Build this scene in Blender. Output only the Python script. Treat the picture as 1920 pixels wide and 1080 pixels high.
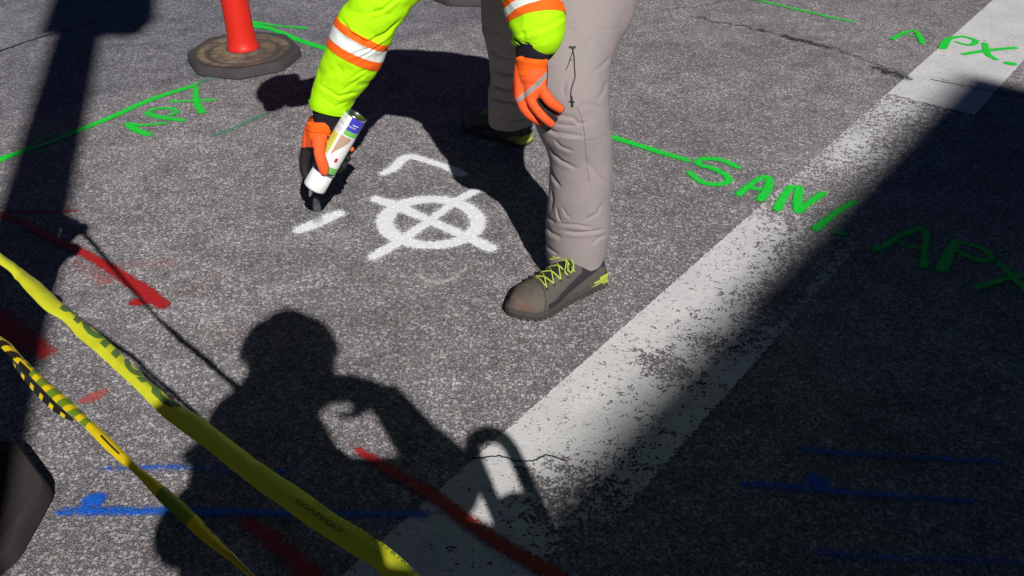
import bpy, bmesh, math, random
import numpy as np
from mathutils import Vector, Matrix, noise
from mathutils.bvhtree import BVHTree
from math import radians as R, sin, cos, pi
random.seed(7); np.random.seed(7)
for o in list(bpy.data.objects): bpy.data.objects.remove(o)
S = bpy.context.scene
COL = S.collection

# ------------------------------------------------------------------ camera, sky, sun, exposure
PITCH = R(36); CZ = 1.4; F = 1600.0
cd = bpy.data.cameras.new('camera'); cam = bpy.data.objects.new('camera', cd); COL.objects.link(cam)
cam.location = (0, 0, CZ); cam.rotation_euler = (pi/2 - PITCH, 0, 0)
cd.sensor_width = 36; cd.lens = 36*F/1920; cd.clip_start = 0.01; cd.clip_end = 2000
S.camera = cam
SUN_EL = R(40.4); SUN_AZ = R(18.0)            # light travels towards (-sin az, cos az)
LH = Vector((-sin(SUN_AZ), cos(SUN_AZ), 0))
LD = (LH*cos(SUN_EL) + Vector((0, 0, -sin(SUN_EL)))).normalized()
w = bpy.data.worlds.new('World'); S.world = w; w.use_nodes = True
nt = w.node_tree; sky = nt.nodes.new('ShaderNodeTexSky'); sky.sky_type = 'NISHITA'
sky.sun_disc = False; sky.sun_elevation = SUN_EL; sky.sun_rotation = math.atan2(-LH.x, -LH.y)
sky.dust_density = 0.0; sky.air_density = 0.2; sky.ozone_density = 6.0
nt.links.new(sky.outputs[0], nt.nodes['Background'].inputs[0]); nt.nodes['Background'].inputs[1].default_value = 0.05
sl = bpy.data.lights.new('sun', 'SUN'); sl.energy = 5; sl.angle = R(0.6); sl.color = (1, 0.965, 0.945)
so = bpy.data.objects.new('sun', sl); COL.objects.link(so); so.rotation_euler = LD.to_track_quat('-Z', 'Y').to_euler()
so.location = (3, -8, 12)
S.view_settings.view_transform = 'Standard'; S.view_settings.look = 'None'
S.view_settings.gamma = 1; S.view_settings.exposure = -0.02
S.render.engine = 'CYCLES'

# ------------------------------------------------------------------ measuring helpers
FW = Vector((0, cos(PITCH), -sin(PITCH))); DN = Vector((0, -sin(PITCH), -cos(PITCH))); RT = Vector((1, 0, 0))
C0 = Vector((0, 0, CZ))
def pd(px, py, d):
    return C0 + FW*d + RT*((px-960)/F*d) + DN*((py-540)/F*d)
def gp(px, py, z=0.0):
    yd = (py-540)/F; d = (CZ-z)/(sin(PITCH)+cos(PITCH)*yd)
    return pd(px, py, d)
def gd(px, py, z=0.0):
    return (CZ-z)/(sin(PITCH)+cos(PITCH)*(py-540)/F)
def proj(p):
    v = Vector(p)-C0; d = v.dot(FW)
    return 960+F*v.x/d, 540+F*v.dot(DN)/d, d

# ------------------------------------------------------------------ object helpers
def link(name, me, parent=None, mats=()):
    o = bpy.data.objects.new(name, me); COL.objects.link(o)
    for m in mats: me.materials.append(m)
    if parent:
        o.parent = parent; bpy.context.view_layer.update() if False else None
        o.matrix_parent_inverse = Matrix.Translation(-parent.location) if parent.type == 'EMPTY' and parent.get('wp') else Matrix()
    return o
def tag(o, label=None, cat=None, group=None, kind=None):
    if label: o['label'] = label
    if cat: o['category'] = cat
    if group: o['group'] = group
    if kind: o['kind'] = kind
    return o
def thing(name, label, cat, loc=(0, 0, 0), group=None):
    o = bpy.data.objects.new(name, None); COL.objects.link(o); o.location = loc; o.empty_display_size = .1
    return tag(o, label, cat, group)
def wthing(*a, **k):                       # its parts are given in world coordinates
    o = thing(*a, **k); o['wp'] = 1; return o
def mesh(verts, faces, smooth=True, mi=None):
    me = bpy.data.meshes.new('m'); me.from_pydata([tuple(v) for v in verts], [], faces)
    if smooth: me.polygons.foreach_set('use_smooth', [True]*len(me.polygons))
    if mi is not None: me.polygons.foreach_set('material_index', mi)
    me.update(); return me
def crm(pts, n):
    """catmull-rom resample of rows of numbers to n+1 rows, uniform in chord length"""
    P = np.array([list(p) for p in pts], float)
    if len(P) == 2: 
        t = np.linspace(0, 1, n+1)[:, None]; return P[0]*(1-t)+P[1]*t
    Q = np.vstack([2*P[0]-P[1], P, 2*P[-1]-P[-2]])
    out = []
    for i in range(1, len(Q)-2):
        for t in np.linspace(0, 1, 24, endpoint=False):
            a, b, c, d = Q[i-1], Q[i], Q[i+1], Q[i+2]
            out.append(.5*((2*b)+(-a+c)*t+(2*a-5*b+4*c-d)*t*t+(-a+3*b-3*c+d)*t**3))
    out.append(P[-1]); out = np.array(out)
    L = np.r_[0, np.cumsum(np.linalg.norm(np.diff(out[:, :3], axis=0), axis=1))]
    s = np.linspace(0, L[-1], n+1)
    return np.array([[np.interp(v, L, out[:, k]) for k in range(out.shape[1])] for v in s])
def nrm(a): return a/np.maximum(np.linalg.norm(a, axis=-1, keepdims=True), 1e-9)
def tube(rows, ns, nth, disp=None, cap=False, up=(0, 0, 1), s0=0., s1=1., off=0.):
    """rows: x,y,z,rx,ry. Returns verts, faces (grid ns+1 x nth)."""
    A = crm(rows, ns*2 if (s0, s1) != (0., 1.) else ns)
    if (s0, s1) != (0., 1.):
        t = np.linspace(s0, s1, ns+1)*(len(A)-1); A = np.array([[np.interp(v, np.arange(len(A)), A[:, k]) for k in range(5)] for v in t])
    T = nrm(np.gradient(A[:, :3], axis=0)); U = np.array(up, float)
    verts = []
    sv = np.linspace(s0, s1, ns+1)
    for i in range(ns+1):
        b = nrm(np.cross(T[i], U)); n = np.cross(b, T[i]); U = n
        for j in range(nth):
            th = 2*pi*j/nth
            d = n*cos(th)*(A[i, 3]+off)+b*sin(th)*(A[i, 4]+off); p = A[i, :3]+d
            if disp:
                nn = nrm(d); p = p+nn*disp(sv[i], th, p, nn)
            verts.append(p)
    faces = [(i*nth+j, i*nth+(j+1) % nth, (i+1)*nth+(j+1) % nth, (i+1)*nth+j) for i in range(ns) for j in range(nth)]
    if cap:
        c = len(verts); verts += [A[0, :3], A[-1, :3]]
        faces += [(c, (j+1) % nth, j) for j in range(nth)] + [(c+1, ns*nth+j, ns*nth+(j+1) % nth) for j in range(nth)]
    return [Vector(v) for v in verts], faces
def join(*parts):
    V, Fc = [], []
    for v, f in parts:
        k = len(V); V += list(v); Fc += [tuple(i+k for i in q) for q in f]
    return V, Fc
def ball(c, r, n=14, rot=None):
    r = (r, r, r) if not hasattr(r, '__len__') else r; V = []; Fc = []
    for i in range(n+1):
        a = pi*i/n
        for j in range(2*n):
            b = pi*j/n; v = Vector((r[0]*sin(a)*cos(b), r[1]*sin(a)*sin(b), r[2]*cos(a)))
            if rot: v = rot @ v
            V.append(Vector(c)+v)
    m = 2*n
    for i in range(n):
        for j in range(m): Fc.append((i*m+j, (i+1)*m+j, (i+1)*m+(j+1) % m, i*m+(j+1) % m))
    return V, Fc
def capsule(pts, rad, n=10):
    """closed round-ended tapered chain"""
    out = []
    rows = [(*p, r, r) for p, r in zip(pts, rad)]
    out.append(tube(rows, max(4, 5*(len(pts)-1)), n*2, cap=True, up=(0.3, 0.2, 1)))
    out.append(ball(pts[0], rad[0], n)); out.append(ball(pts[-1], rad[-1], n))
    return join(*out)
def remeshed(V, Fc, voxel, it=4):
    me = mesh(V, Fc); o = bpy.data.objects.new('tmp', me); COL.objects.link(o)
    m = o.modifiers.new('r', 'REMESH'); m.mode = 'VOXEL'; m.voxel_size = voxel; m.use_smooth_shade = True
    s = o.modifiers.new('s', 'SMOOTH'); s.iterations = it; s.factor = .5
    dg = bpy.context.evaluated_depsgraph_get(); dg.update()
    out = bpy.data.meshes.new_from_object(o.evaluated_get(dg)); bpy.data.objects.remove(o)
    out.polygons.foreach_set('use_smooth', [True]*len(out.polygons))
    return out
def colour(me, fn):
    a = me.color_attributes.new('col', 'FLOAT_COLOR', 'POINT')
    vals = []
    for v in me.vertices: vals += [*fn(v.co, v.normal), 1]
    a.data.foreach_set('color', vals)
def box(x0, x1, y0, y1, z0, z1, M=None):
    V = [Vector((x, y, z)) for x in (x0, x1) for y in (y0, y1) for z in (z0, z1)]
    if M: V = [M @ v for v in V]
    return V, [(0, 1, 3, 2), (4, 6, 7, 5), (0, 4, 5, 1), (2, 3, 7, 6), (0, 2, 6, 4), (1, 5, 7, 3)]
def bevelled(me, wd, seg=2):
    bm = bmesh.new(); bm.from_mesh(me); bmesh.ops.recalc_face_normals(bm, faces=bm.faces)
    bmesh.ops.bevel(bm, geom=bm.edges[:], offset=wd, segments=seg, affect='EDGES', profile=.6)
    bm.to_mesh(me); bm.free(); return me
def fixn(me):
    bm = bmesh.new(); bm.from_mesh(me); bmesh.ops.recalc_face_normals(bm, faces=bm.faces); bm.to_mesh(me); bm.free(); return me
def lathe(prof, n=48, M=None, oct_=None):
    V = []
    for r, z in prof:
        for j in range(n):
            a = 2*pi*j/n; v = Vector((r*cos(a), r*sin(a), z)); V.append(M @ v if M else v)
    Fc = [(i*n+j, i*n+(j+1) % n, (i+1)*n+(j+1) % n, (i+1)*n+j) for i in range(len(prof)-1) for j in range(n)]
    return V, Fc

# ------------------------------------------------------------------ materials
class NT:
    def __init__(s, name):
        s.m = bpy.data.materials.new(name); s.m.use_nodes = True; s.t = s.m.node_tree; s.n = s.t.nodes
        s.b = s.n['Principled BSDF']; s.out = s.n['Material Output']
    def new(s, ty, **k):
        x = s.n.new(ty)
        for a, b in k.items(): setattr(x, a, b)
        return x
    def put(s, sock, v):
        if hasattr(v, 'type') and hasattr(v, 'node'): s.t.links.new(v, sock)
        elif v is not None: sock.default_value = v
    def math(s, op, a, b=None, c=None, clamp=False):
        x = s.new('ShaderNodeMath', operation=op, use_clamp=clamp)
        for i, v in enumerate((a, b, c)): s.put(x.inputs[i], v)
        return x.outputs[0]
    def ss(s, v, lo, hi, a=0., b=1.):
        x = s.new('ShaderNodeMapRange', interpolation_type='SMOOTHSTEP'); s.put(x.inputs['Value'], v)
        s.put(x.inputs['From Min'], lo); s.put(x.inputs['From Max'], hi); x.inputs['To Min'].default_value = a; x.inputs['To Max'].default_value = b
        return x.outputs[0]
    def mix(s, f, a, b, bt='MIX'):
        x = s.new('ShaderNodeMix', data_type='RGBA', blend_type=bt); s.put(x.inputs[0], f)
        s.put(x.inputs[6], (*a, 1) if isinstance(a, tuple) else a); s.put(x.inputs[7], (*b, 1) if isinstance(b, tuple) else b)
        return x.outputs[2]
    def noise(s, vec, sc, det=3, rough=.55):
        x = s.new('ShaderNodeTexNoise'); s.put(x.inputs['Vector'], vec); x.inputs['Scale'].default_value = sc
        x.inputs['Detail'].default_value = det; x.inputs['Roughness'].default_value = rough; return x.outputs[0]
    def vor(s, vec, sc, feat='F1'):
        x = s.new('ShaderNodeTexVoronoi', feature=feat); s.put(x.inputs['Vector'], vec); x.inputs['Scale'].default_value = sc
        return x
    def bump(s, h, st, dist, nrm_=None):
        x = s.new('ShaderNodeBump'); s.put(x.inputs['Height'], h); x.inputs['Strength'].default_value = st; x.inputs['Distance'].default_value = dist
        if nrm_ is not None: s.put(x.inputs['Normal'], nrm_)
        return x.outputs[0]
    def sep(s, c):
        x = s.new('ShaderNodeSeparateColor'); s.put(x.inputs[0], c); return x.outputs
def posn(q): return q.new('ShaderNodeNewGeometry').outputs['Position']

# shared road relief: stones in binder (used by the road and by every coat of paint on it)
def relief(q):
    P = posn(q)
    warp = q.new('ShaderNodeTexNoise'); q.put(warp.inputs['Vector'], P); warp.inputs['Scale'].default_value = 70; warp.inputs['Detail'].default_value = 2
    v = q.new('ShaderNodeVectorMath', operation='MULTIPLY_ADD'); q.put(v.inputs[0], warp.outputs['Color']); v.inputs[1].default_value = (.006, .006, .002); q.put(v.inputs[2], P)
    W = v.outputs[0]
    a = q.vor(W, 138); b = q.vor(W, 290)
    ca = q.sep(a.outputs['Color']); cb = q.sep(b.outputs['Color'])
    ra = q.math('MULTIPLY_ADD', ca[0], .26, .40)
    ma = q.ss(q.math('SUBTRACT', ra, a.outputs['Distance']), -.04, .10)
    ma = q.math('MULTIPLY', ma, q.ss(ca[1], .14, .2))
    mb = q.ss(q.math('SUBTRACT', .56, b.outputs['Distance']), -.05, .12)
    mb = q.math('MULTIPLY', mb, q.ss(cb[1], .2, .28))
    h = q.math('MAXIMUM', ma, q.math('MULTIPLY', mb, .62))
    return P, h, ma, mb, ca, cb

def asphalt():
    q = NT('asphalt'); P, h, ma, mb, ca, cb = relief(q)
    n1 = q.noise(P, 1.3, 5, .6); n2 = q.noise(P, 8, 5, .65); n3 = q.noise(P, 420, 2)
    # stone colours: greys, a few warm and pinkish, a few pale
    def stones(c):
        g = q.math('MULTIPLY_ADD', q.math('POWER', c[0], 2.4), .23, .222)
        warm = q.ss(c[2], .86, .99)
        tint = q.mix(warm, (1.02, .975, 1.0), (1.25, .96, .86))
        cc = q.new('ShaderNodeCombineColor'); [q.put(cc.inputs[i], g) for i in range(3)]
        return q.mix(1.0, cc.outputs[0], tint, 'MULTIPLY')
    sa, sb = stones(ca), stones(cb)
    base = q.mix(n3, (.034, .031, .031), (.205, .194, .195))
    c = q.mix(mb, base, sb); c = q.mix(ma, c, sa)
    tone = q.math('MULTIPLY', q.ss(n1, .25, .75, .84, 1.20), q.ss(n2, .2, .8, .74, 1.26))
    tone = q.math('MULTIPLY', tone, q.ss(q.noise(P, 34, 3, .6), .25, .75, .86, 1.14))
    # older darker lane in the far left and oily blotches
    sx = q.new('ShaderNodeSeparateXYZ'); q.put(sx.inputs[0], P)
    ln = q.math('ADD', q.math('SUBTRACT', q.math('MULTIPLY_ADD', sx.outputs[0], -0.62, sx.outputs[1]), 4.18), q.math('MULTIPLY', q.math('SUBTRACT', q.noise(P, 3, 3), .5), .35))
    old = q.ss(ln, -.06, .10)
    tone = q.math('MULTIPLY', tone, q.math('SUBTRACT', 1, q.math('MULTIPLY', old, .15)))
    oil = q.math('MULTIPLY', q.ss(q.noise(P, 4.3, 5, .7), .60, .78), q.ss(q.noise(P, 22, 3, .6), .45, .65))
    tone = q.math('MULTIPLY', tone, q.math('SUBTRACT', 1, q.math('MULTIPLY', oil, .6)))
    cc = q.new('ShaderNodeCombineColor'); [q.put(cc.inputs[i], tone) for i in range(3)]
    c = q.mix(1.0, c, cc.outputs[0], 'MULTIPLY')
    c = q.mix(old, c, q.mix(1.0, c, (.93, .96, 1.04), 'MULTIPLY'))
    pk = q.math('MULTIPLY', q.ss(q.noise(P, 2.1, 4, .65), .55, .75), .25)
    c = q.mix(pk, c, q.mix(1.0, c, (1.25, .93, .86), 'MULTIPLY'))
    q.put(q.b.inputs['Base Color'], c); q.b.inputs['Roughness'].default_value = .82
    q.b.inputs['Specular IOR Level'].default_value = .35
    hh = q.math('ADD', h, q.math('MULTIPLY', n3, .25))
    q.put(q.b.inputs['Normal'], q.bump(hh, .85, .0042)); return q.m
M_ASPH = asphalt()

def paint(name, col, lo=.16, hi=.78, grain=.62, rough=.6, var=.25):
    """sprayed or rolled coat: its 'cover' attribute thins towards the edges; pits between stones stay bare where it is thin"""
    q = NT(name); P, h, ma, mb, ca, cb = relief(q)
    at = q.new('ShaderNodeAttribute', attribute_name='cover'); cv = at.outputs['Fac']
    n = q.noise(P, 520, 2); n2 = q.noise(P, 60, 3)
    g = q.math('ADD', q.math('MULTIPLY', q.math('SUBTRACT', n, .5), 1.1), q.math('MULTIPLY', q.math('SUBTRACT', h, .55), .45))
    g = q.math('ADD', g, q.math('MULTIPLY', q.math('SUBTRACT', n2, .5), .5))
    v = q.math('MULTIPLY_ADD', g, grain, cv)
    al = q.ss(v, lo, hi); al = q.math('MULTIPLY', al, q.ss(cv, .015, .12))
    c = q.mix(q.math('MULTIPLY', n2, var*2, clamp=True), col, tuple(k*.62 for k in col))
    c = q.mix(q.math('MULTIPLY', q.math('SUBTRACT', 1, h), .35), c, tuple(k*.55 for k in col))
    q.put(q.b.inputs['Base Color'], c); q.b.inputs['Roughness'].default_value = rough
    q.put(q.b.inputs['Alpha'], al)
    q.put(q.b.inputs['Normal'], q.bump(h, .6, .0028)); return q.m
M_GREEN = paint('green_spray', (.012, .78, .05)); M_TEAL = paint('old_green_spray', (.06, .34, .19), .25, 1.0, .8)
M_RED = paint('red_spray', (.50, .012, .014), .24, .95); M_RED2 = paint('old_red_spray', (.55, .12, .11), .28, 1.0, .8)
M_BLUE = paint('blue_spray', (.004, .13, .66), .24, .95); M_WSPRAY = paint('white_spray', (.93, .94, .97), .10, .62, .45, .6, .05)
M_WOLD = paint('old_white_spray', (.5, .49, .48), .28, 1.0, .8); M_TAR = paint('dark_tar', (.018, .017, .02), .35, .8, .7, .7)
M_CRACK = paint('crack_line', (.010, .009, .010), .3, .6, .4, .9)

def stripe_mat():
    q = NT('road_line_paint'); P, h, ma, mb, ca, cb = relief(q)
    at = q.new('ShaderNodeAttribute', attribute_name='cover'); cv = at.outputs['Fac']
    mp = q.new('ShaderNodeMapping'); q.put(mp.inputs['Vector'], P); mp.inputs['Rotation'].default_value = (0, 0, R(8)); mp.inputs['Scale'].default_value = (.95, 1.1, 1)
    Q = mp.outputs[0]
    n1 = q.noise(Q, 42, 4, .6); n2 = q.noise(Q, 130, 2, .5); n3 = q.noise(Q, 6, 3)
    g = q.math('ADD', q.math('MULTIPLY', q.math('SUBTRACT', n1, .5), 2.1), q.math('MULTIPLY', q.math('SUBTRACT', n2, .5), 1.2))
    g = q.math('ADD', g, q.math('MULTIPLY', q.math('SUBTRACT', h, .5), .40))
    al = q.ss(q.math('ADD', cv, g), .42, .50)
    at2 = q.new('ShaderNodeAttribute', attribute_name='edge')
    al = q.math('MULTIPLY', al, q.ss(q.math('ADD', at2.outputs['Fac'], q.math('MULTIPLY', q.math('SUBTRACT', n2, .5), 1.0)), .35, .45))
    c = q.mix(q.ss(n3, .3, .7), (.66, .655, .645), (.57, .565, .56))
    c = q.mix(q.ss(q.noise(Q, 60, 5, .7), .52, .75), c, (.36, .355, .35))
    c = q.mix(q.ss(q.noise(P, 500, 2), .35, .7, 0, .28), c, (.33, .32, .32))
    q.put(q.b.inputs['Base Color'], c); q.b.inputs['Roughness'].default_value = .65; q.put(q.b.inputs['Alpha'], al)
    hh = q.math('ADD', q.math('MULTIPLY', h, .35), q.math('MULTIPLY', n2, .6)); hh = q.math('ADD', hh, q.math('MULTIPLY', al, .8))
    q.put(q.b.inputs['Normal'], q.bump(hh, .55, .0022)); return q.m
M_LINE = stripe_mat()

def plain(name, col, rough=.6, var=.12, sc=40, bump=.0, metal=0., spec=.5, bsc=None, dirt=None, sheen=0, trans=0):
    q = NT(name); tc = q.new('ShaderNodeTexCoord').outputs['Object']
    n = q.noise(tc, sc, 4, .6)
    c = q.mix(n, tuple(min(1, k*(1+var)) for k in col), tuple(k*(1-var) for k in col))
    if dirt:
        c = q.mix(q.ss(q.noise(tc, dirt[1], 5, .65), dirt[2], dirt[2]+.2, 0, dirt[3]), c, dirt[0])
    q.put(q.b.inputs['Base Color'], c); q.b.inputs['Roughness'].default_value = rough; q.b.inputs['Metallic'].default_value = metal
    q.b.inputs['Specular IOR Level'].default_value = spec
    if sheen: q.b.inputs['Sheen Weight'].default_value = sheen
    if bump: q.put(q.b.inputs['Normal'], q.bump(q.noise(tc, bsc or sc*4, 4, .6), .6, bump))
    if trans:
        tr = q.new('ShaderNodeBsdfTranslucent'); q.put(tr.inputs[0], c); mx = q.new('ShaderNodeMixShader'); mx.inputs[0].default_value = trans
        q.t.links.new(q.b.outputs[0], mx.inputs[1]); q.t.links.new(tr.outputs[0], mx.inputs[2]); q.t.links.new(mx.outputs[0], q.out.inputs[0])
    return q.m
def vcol(name, rough=.7, bump=.0006, sc=900):
    q = NT(name); at = q.new('ShaderNodeAttribute', attribute_name='col'); tc = q.new('ShaderNodeTexCoord').outputs['Object']
    c = q.mix(q.ss(q.noise(tc, 45, 5, .65), .35, .75, 0, .35), at.outputs['Color'], q.mix(1.0, at.outputs['Color'], (.62, .55, .5), 'MULTIPLY'))
    q.put(q.b.inputs['Base Color'], c); q.b.inputs['Roughness'].default_value = rough; q.b.inputs['Specular IOR Level'].default_value = .3
    q.put(q.b.inputs['Normal'], q.bump(q.noise(tc, sc, 3), .5, bump)); return q.m
M_LIME = plain('lime_fabric', (.46, .93, .003), .75, .05, 30, .0006, bsc=700, trans=.08, spec=.2)
M_FORANGE = plain('orange_fabric', (.95, .13, .008), .75, .06, 40, .0004, bsc=700, spec=.2)
M_REFL = plain('reflective_tape', (.74, .78, .74), .45, .06, 60, .0005, bsc=300)
M_PANT = plain('taupe_fabric', (.285, .247, .240), .9, .06, 14, .0007, bsc=260, spec=.2, dirt=((.15, .12, .105), 9, .56, .32))
M_BLACKF = plain('black_fabric', (.014, .015, .022), .85, .2, 40, .0006, bsc=500, spec=.2)
M_GLOVE = vcol('glove_fabric'); M_SHOE = vcol('shoe_leather', .75, .0008, 700)
M_SOLE = plain('sole_rubber', (.046, .043, .036), .8, .3, 50, .001)
M_LACE = plain('lace', (.42, .52, .07), .8, .15, 200, .0004)
M_HEEL = plain('lime_rubber', (.36, .46, .05), .7, .35, 60, .001, dirt=((.2, .19, .08), 60, .5, .6))
M_SKIN = plain('skin', (.48, .27, .19), .55, .08, 30, .0004)
M_HAIR = plain('dark_hair', (.03, .022, .018), .6, .3, 80, .001)
M_HAT = plain('helmet_plastic', (.72, .72, .70), .35, .04, 10)
M_SHIRT = plain('navy_jacket', (.03, .035, .05), .85, .1, 20, .001)
M_JEAN = plain('dark_denim', (.03, .035, .055), .85, .12, 60, .0008)
M_CAP = plain('dark_cap', (.03, .03, .035), .8, .1, 40, .0005)
M_ZIP = plain('zipper', (.012, .012, .014), .5, .1, 300)
M_PHONE = plain('phone_glass', (.02, .02, .024), .15, .05, 10)
M_POST = plain('orange_plastic', (.68, .022, .010), .42, .06, 9, .0008, bsc=40, dirt=((.45, .03, .02), 25, .58, .35))
M_RSTEEL = plain('painted_steel', (.12, .13, .13), .5, .1, 12)
M_GLASS = plain('dark_glass', (.02, .025, .03), .08, .02, 3); M_RIM = plain('wheel_rim', (.35, .35, .36), .4, .05, 20, metal=.8)
M_CANW = plain('can_white', (.80, .80, .79), .35, .02, 20); M_CANM = plain('can_metal', (.55, .56, .58), .22, .03, 20, metal=1.)
M_CANB = plain('can_blue', (.055, .045, .50), .35, .05, 20); M_CANG = plain('can_green', (.16, .52, .10), .35, .05, 20)
M_CANY = plain('can_yellow', (.62, .66, .03), .35, .04, 20); M_CANT = plain('can_tan', (.46, .32, .22), .4, .25, 160)
M_CANK = plain('can_grey_print', (.35, .35, .36), .4, .3, 300); M_CANR = plain('can_red_print', (.5, .03, .04), .4, .1, 30)
def base_rubber():
    q = NT('dirty_rubber'); tc = q.new('ShaderNodeTexCoord').outputs['Object']
    s = q.new('ShaderNodeSeparateXYZ'); q.put(s.inputs[0], tc)
    r = q.math('SQRT', q.math('ADD', q.math('POWER', s.outputs[0], 2), q.math('POWER', s.outputs[1], 2)))
    n = q.noise(tc, 28, 5, .7); n2 = q.noise(tc, 9, 3)
    rr = q.math('MULTIPLY_ADD', q.math('SUBTRACT', n, .5), .02, r)
    ring = q.math('MULTIPLY', q.ss(rr, .07, .08), q.ss(rr, .190, .205, 1, 0))
    groove = q.math('MULTIPLY', q.ss(rr, .138, .145), q.ss(rr, .160, .168, 1, 0))
    m = q.math('MULTIPLY', ring, q.math('SUBTRACT', 1, q.math('MULTIPLY', groove, .85)))
    m = q.math('MULTIPLY', m, q.ss(n, .30, .55)); m = q.math('MULTIPLY', m, q.ss(s.outputs[2], .015, .022))
    rub = q.mix(n, (.028, .025, .025), (.062, .054, .052)); tan = q.mix(q.ss(n2, .35, .65), (.23, .165, .095), (.11, .08, .052))
    q.put(q.b.inputs['Base Color'], q.mix(q.math('MULTIPLY', m, .9), rub, tan)); q.b.inputs['Roughness'].default_value = .85
    q.put(q.b.inputs['Normal'], q.bump(q.noise(tc, 90, 4, .7), .7, .002)); return q.m
M_BASE = base_rubber()
M_BASE2 = plain('worn_rubber', (.030, .024, .023), .85, .3, 14, .002, bsc=60)
def tape_mat(name, col, tr, rough=.27):
    return plain(name, col, rough, .06, 12, .0007, bsc=110, trans=tr)
M_TY = tape_mat('yellow_tape', (.76, .78, .035), .30); M_TG = tape_mat('see_through_print', (.13, .24, .06), .3)
M_T2Y = tape_mat('deep_yellow_tape', (.80, .60, .01), .28); M_T2G = tape_mat('olive_print_and_shade', (.17, .28, .02), .3); M_T2K = tape_mat('black_print', (.015, .013, .01), .0)
M_INK = tape_mat('grey_ink', (.20, .25, .06), .2)

# ------------------------------------------------------------------ road
g = bpy.data.objects.new('road', mesh([(-300, -300, 0), (300, -300, 0), (300, 300, 0), (-300, 300, 0)], [(0, 1, 2, 3)], False)); COL.objects.link(g)
g.data.materials.append(M_ASPH); tag(g, kind='structure')

MZ = [0.0028]
def sheet_from_field(name, xs, ys, cover, mat, extra=None, z=None, gate=.02):
    nx, ny = len(xs), len(ys); keep = cover > gate
    if z is None: z = MZ[0]; MZ[0] += .00012
    idx = -np.ones((nx, ny), int); V = []; cov = []
    fk = keep[:-1, :-1] | keep[1:, :-1] | keep[:-1, 1:] | keep[1:, 1:]
    used = np.zeros((nx, ny), bool)
    used[:-1, :-1] |= fk; used[1:, :-1] |= fk; used[:-1, 1:] |= fk; used[1:, 1:] |= fk
    ii = np.argwhere(used)
    idx[tuple(ii.T)] = np.arange(len(ii))
    V = [(xs[i], ys[j], z) for i, j in ii]
    Fc = [(idx[i, j], idx[i+1, j], idx[i+1, j+1], idx[i, j+1]) for i, j in np.argwhere(fk)]
    me = mesh(V, Fc, False); a = me.attributes.new('cover', 'FLOAT', 'POINT'); a.data.foreach_set('value', [float(cover[i, j]) for i, j in ii])
    return link(name, me, None, [mat])
def field(strokes, cell, soft, over, pad=.05):
    segs = []
    for st in strokes:
        pts, wpx, dens = st[0], st[1], (st[2] if len(st) > 2 else 1.)
        rows = []
        for k, p in enumerate(pts):
            wd = wpx[k] if hasattr(wpx, '__len__') else wpx
            g_ = gp(p[0], p[1]); rows.append((g_.x, g_.y, 0, .66*wd*gd(p[0], p[1])/F))
        A = crm(rows, max(6, 7*(len(rows)-1))) if len(rows) > 1 else np.array(rows+[(rows[0][0]+1e-4, *rows[0][1:])])
        for a, b in zip(A[:-1], A[1:]): segs.append((a, b, dens*random.uniform(.93, 1.05)))
    allp = np.array([[*s_[0][:2], *s_[1][:2]] for s_ in segs])
    x0, y0 = allp[:, ::2].min()-pad-.02, allp[:, 1::2].min()-pad-.02; x1, y1 = allp[:, ::2].max()+pad+.02, allp[:, 1::2].max()+pad+.02
    xs = np.arange(x0, x1, cell); ys = np.arange(y0, y1, cell); X, Y = np.meshgrid(xs, ys, indexing='ij'); cov = np.zeros_like(X)
    for a, b, dens in segs:
        R_ = max(a[3], b[3])+pad
        i0, i1 = np.searchsorted(xs, [min(a[0], b[0])-R_, max(a[0], b[0])+R_]); j0, j1 = np.searchsorted(ys, [min(a[1], b[1])-R_, max(a[1], b[1])+R_])
        x, y = X[i0:i1, j0:j1], Y[i0:i1, j0:j1]; dx, dy = b[0]-a[0], b[1]-a[1]; L = dx*dx+dy*dy+1e-12
        t = np.clip(((x-a[0])*dx+(y-a[1])*dy)/L, 0, 1); d = np.hypot(x-a[0]-t*dx, y-a[1]-t*dy); r = a[3]+(b[3]-a[3])*t
        c = np.clip((r+soft-d)/(2*soft), 0, 1); c = c*c*(3-2*c); c = np.maximum(c, over*1.5*np.exp(-np.maximum(d-r, 0)/.018))
        c = c*np.clip((r+pad-d)/pad, 0, 1)*dens
        cov[i0:i1, j0:j1] = np.maximum(cov[i0:i1, j0:j1], c)
    return xs, ys, cov
def mark(name, label, mat, strokes, soft=.006, over=.22, cell=.0045, cat='painted mark', kind=None, group=None):
    xs, ys, c = field(strokes, cell, soft*2.1 if soft > .003 else soft, over)
    o = sheet_from_field(name, xs, ys, c, mat)
    return tag(o, label, cat, group, kind)

# worn white road line
u0 = gp(1665, 175); ud = (gp(1862, 0)-gp(720, 1010)).normalized(); vd = Vector((ud.y, -ud.x, 0)); WID = .334
def uv(px, py):
    p = gp(px, py)-u0; return p.dot(ud), p.dot(vd)
cell = .006; us = np.arange(-4.4, 3.2, cell); vs = np.arange(-.012, WID+.012, cell); U_, V_ = np.meshgrid(us, vs, indexing='ij')
cov = np.ones_like(U_)*(.90-.06*np.clip(V_/WID-.3, 0, 1))
def blob(px, py, ru, rv, amt):
    global cov
    a, b = uv(px, py); cov = cov-amt*(1.25 if amt > 0 else 1)*np.exp(-((U_-a)/ru)**2-((V_-b)/rv)**2)
ua, _ = uv(1440, 400)
worn = 1/(1+np.exp((U_-(-.0))/.004))*1/(1+np.exp(-(U_-(ua+.02))/.05)); cov -= worn*.50                 # thin stretch below the fresh block
cov -= worn*.28*np.clip(V_/WID-.25, 0, 1)*1.4
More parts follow.
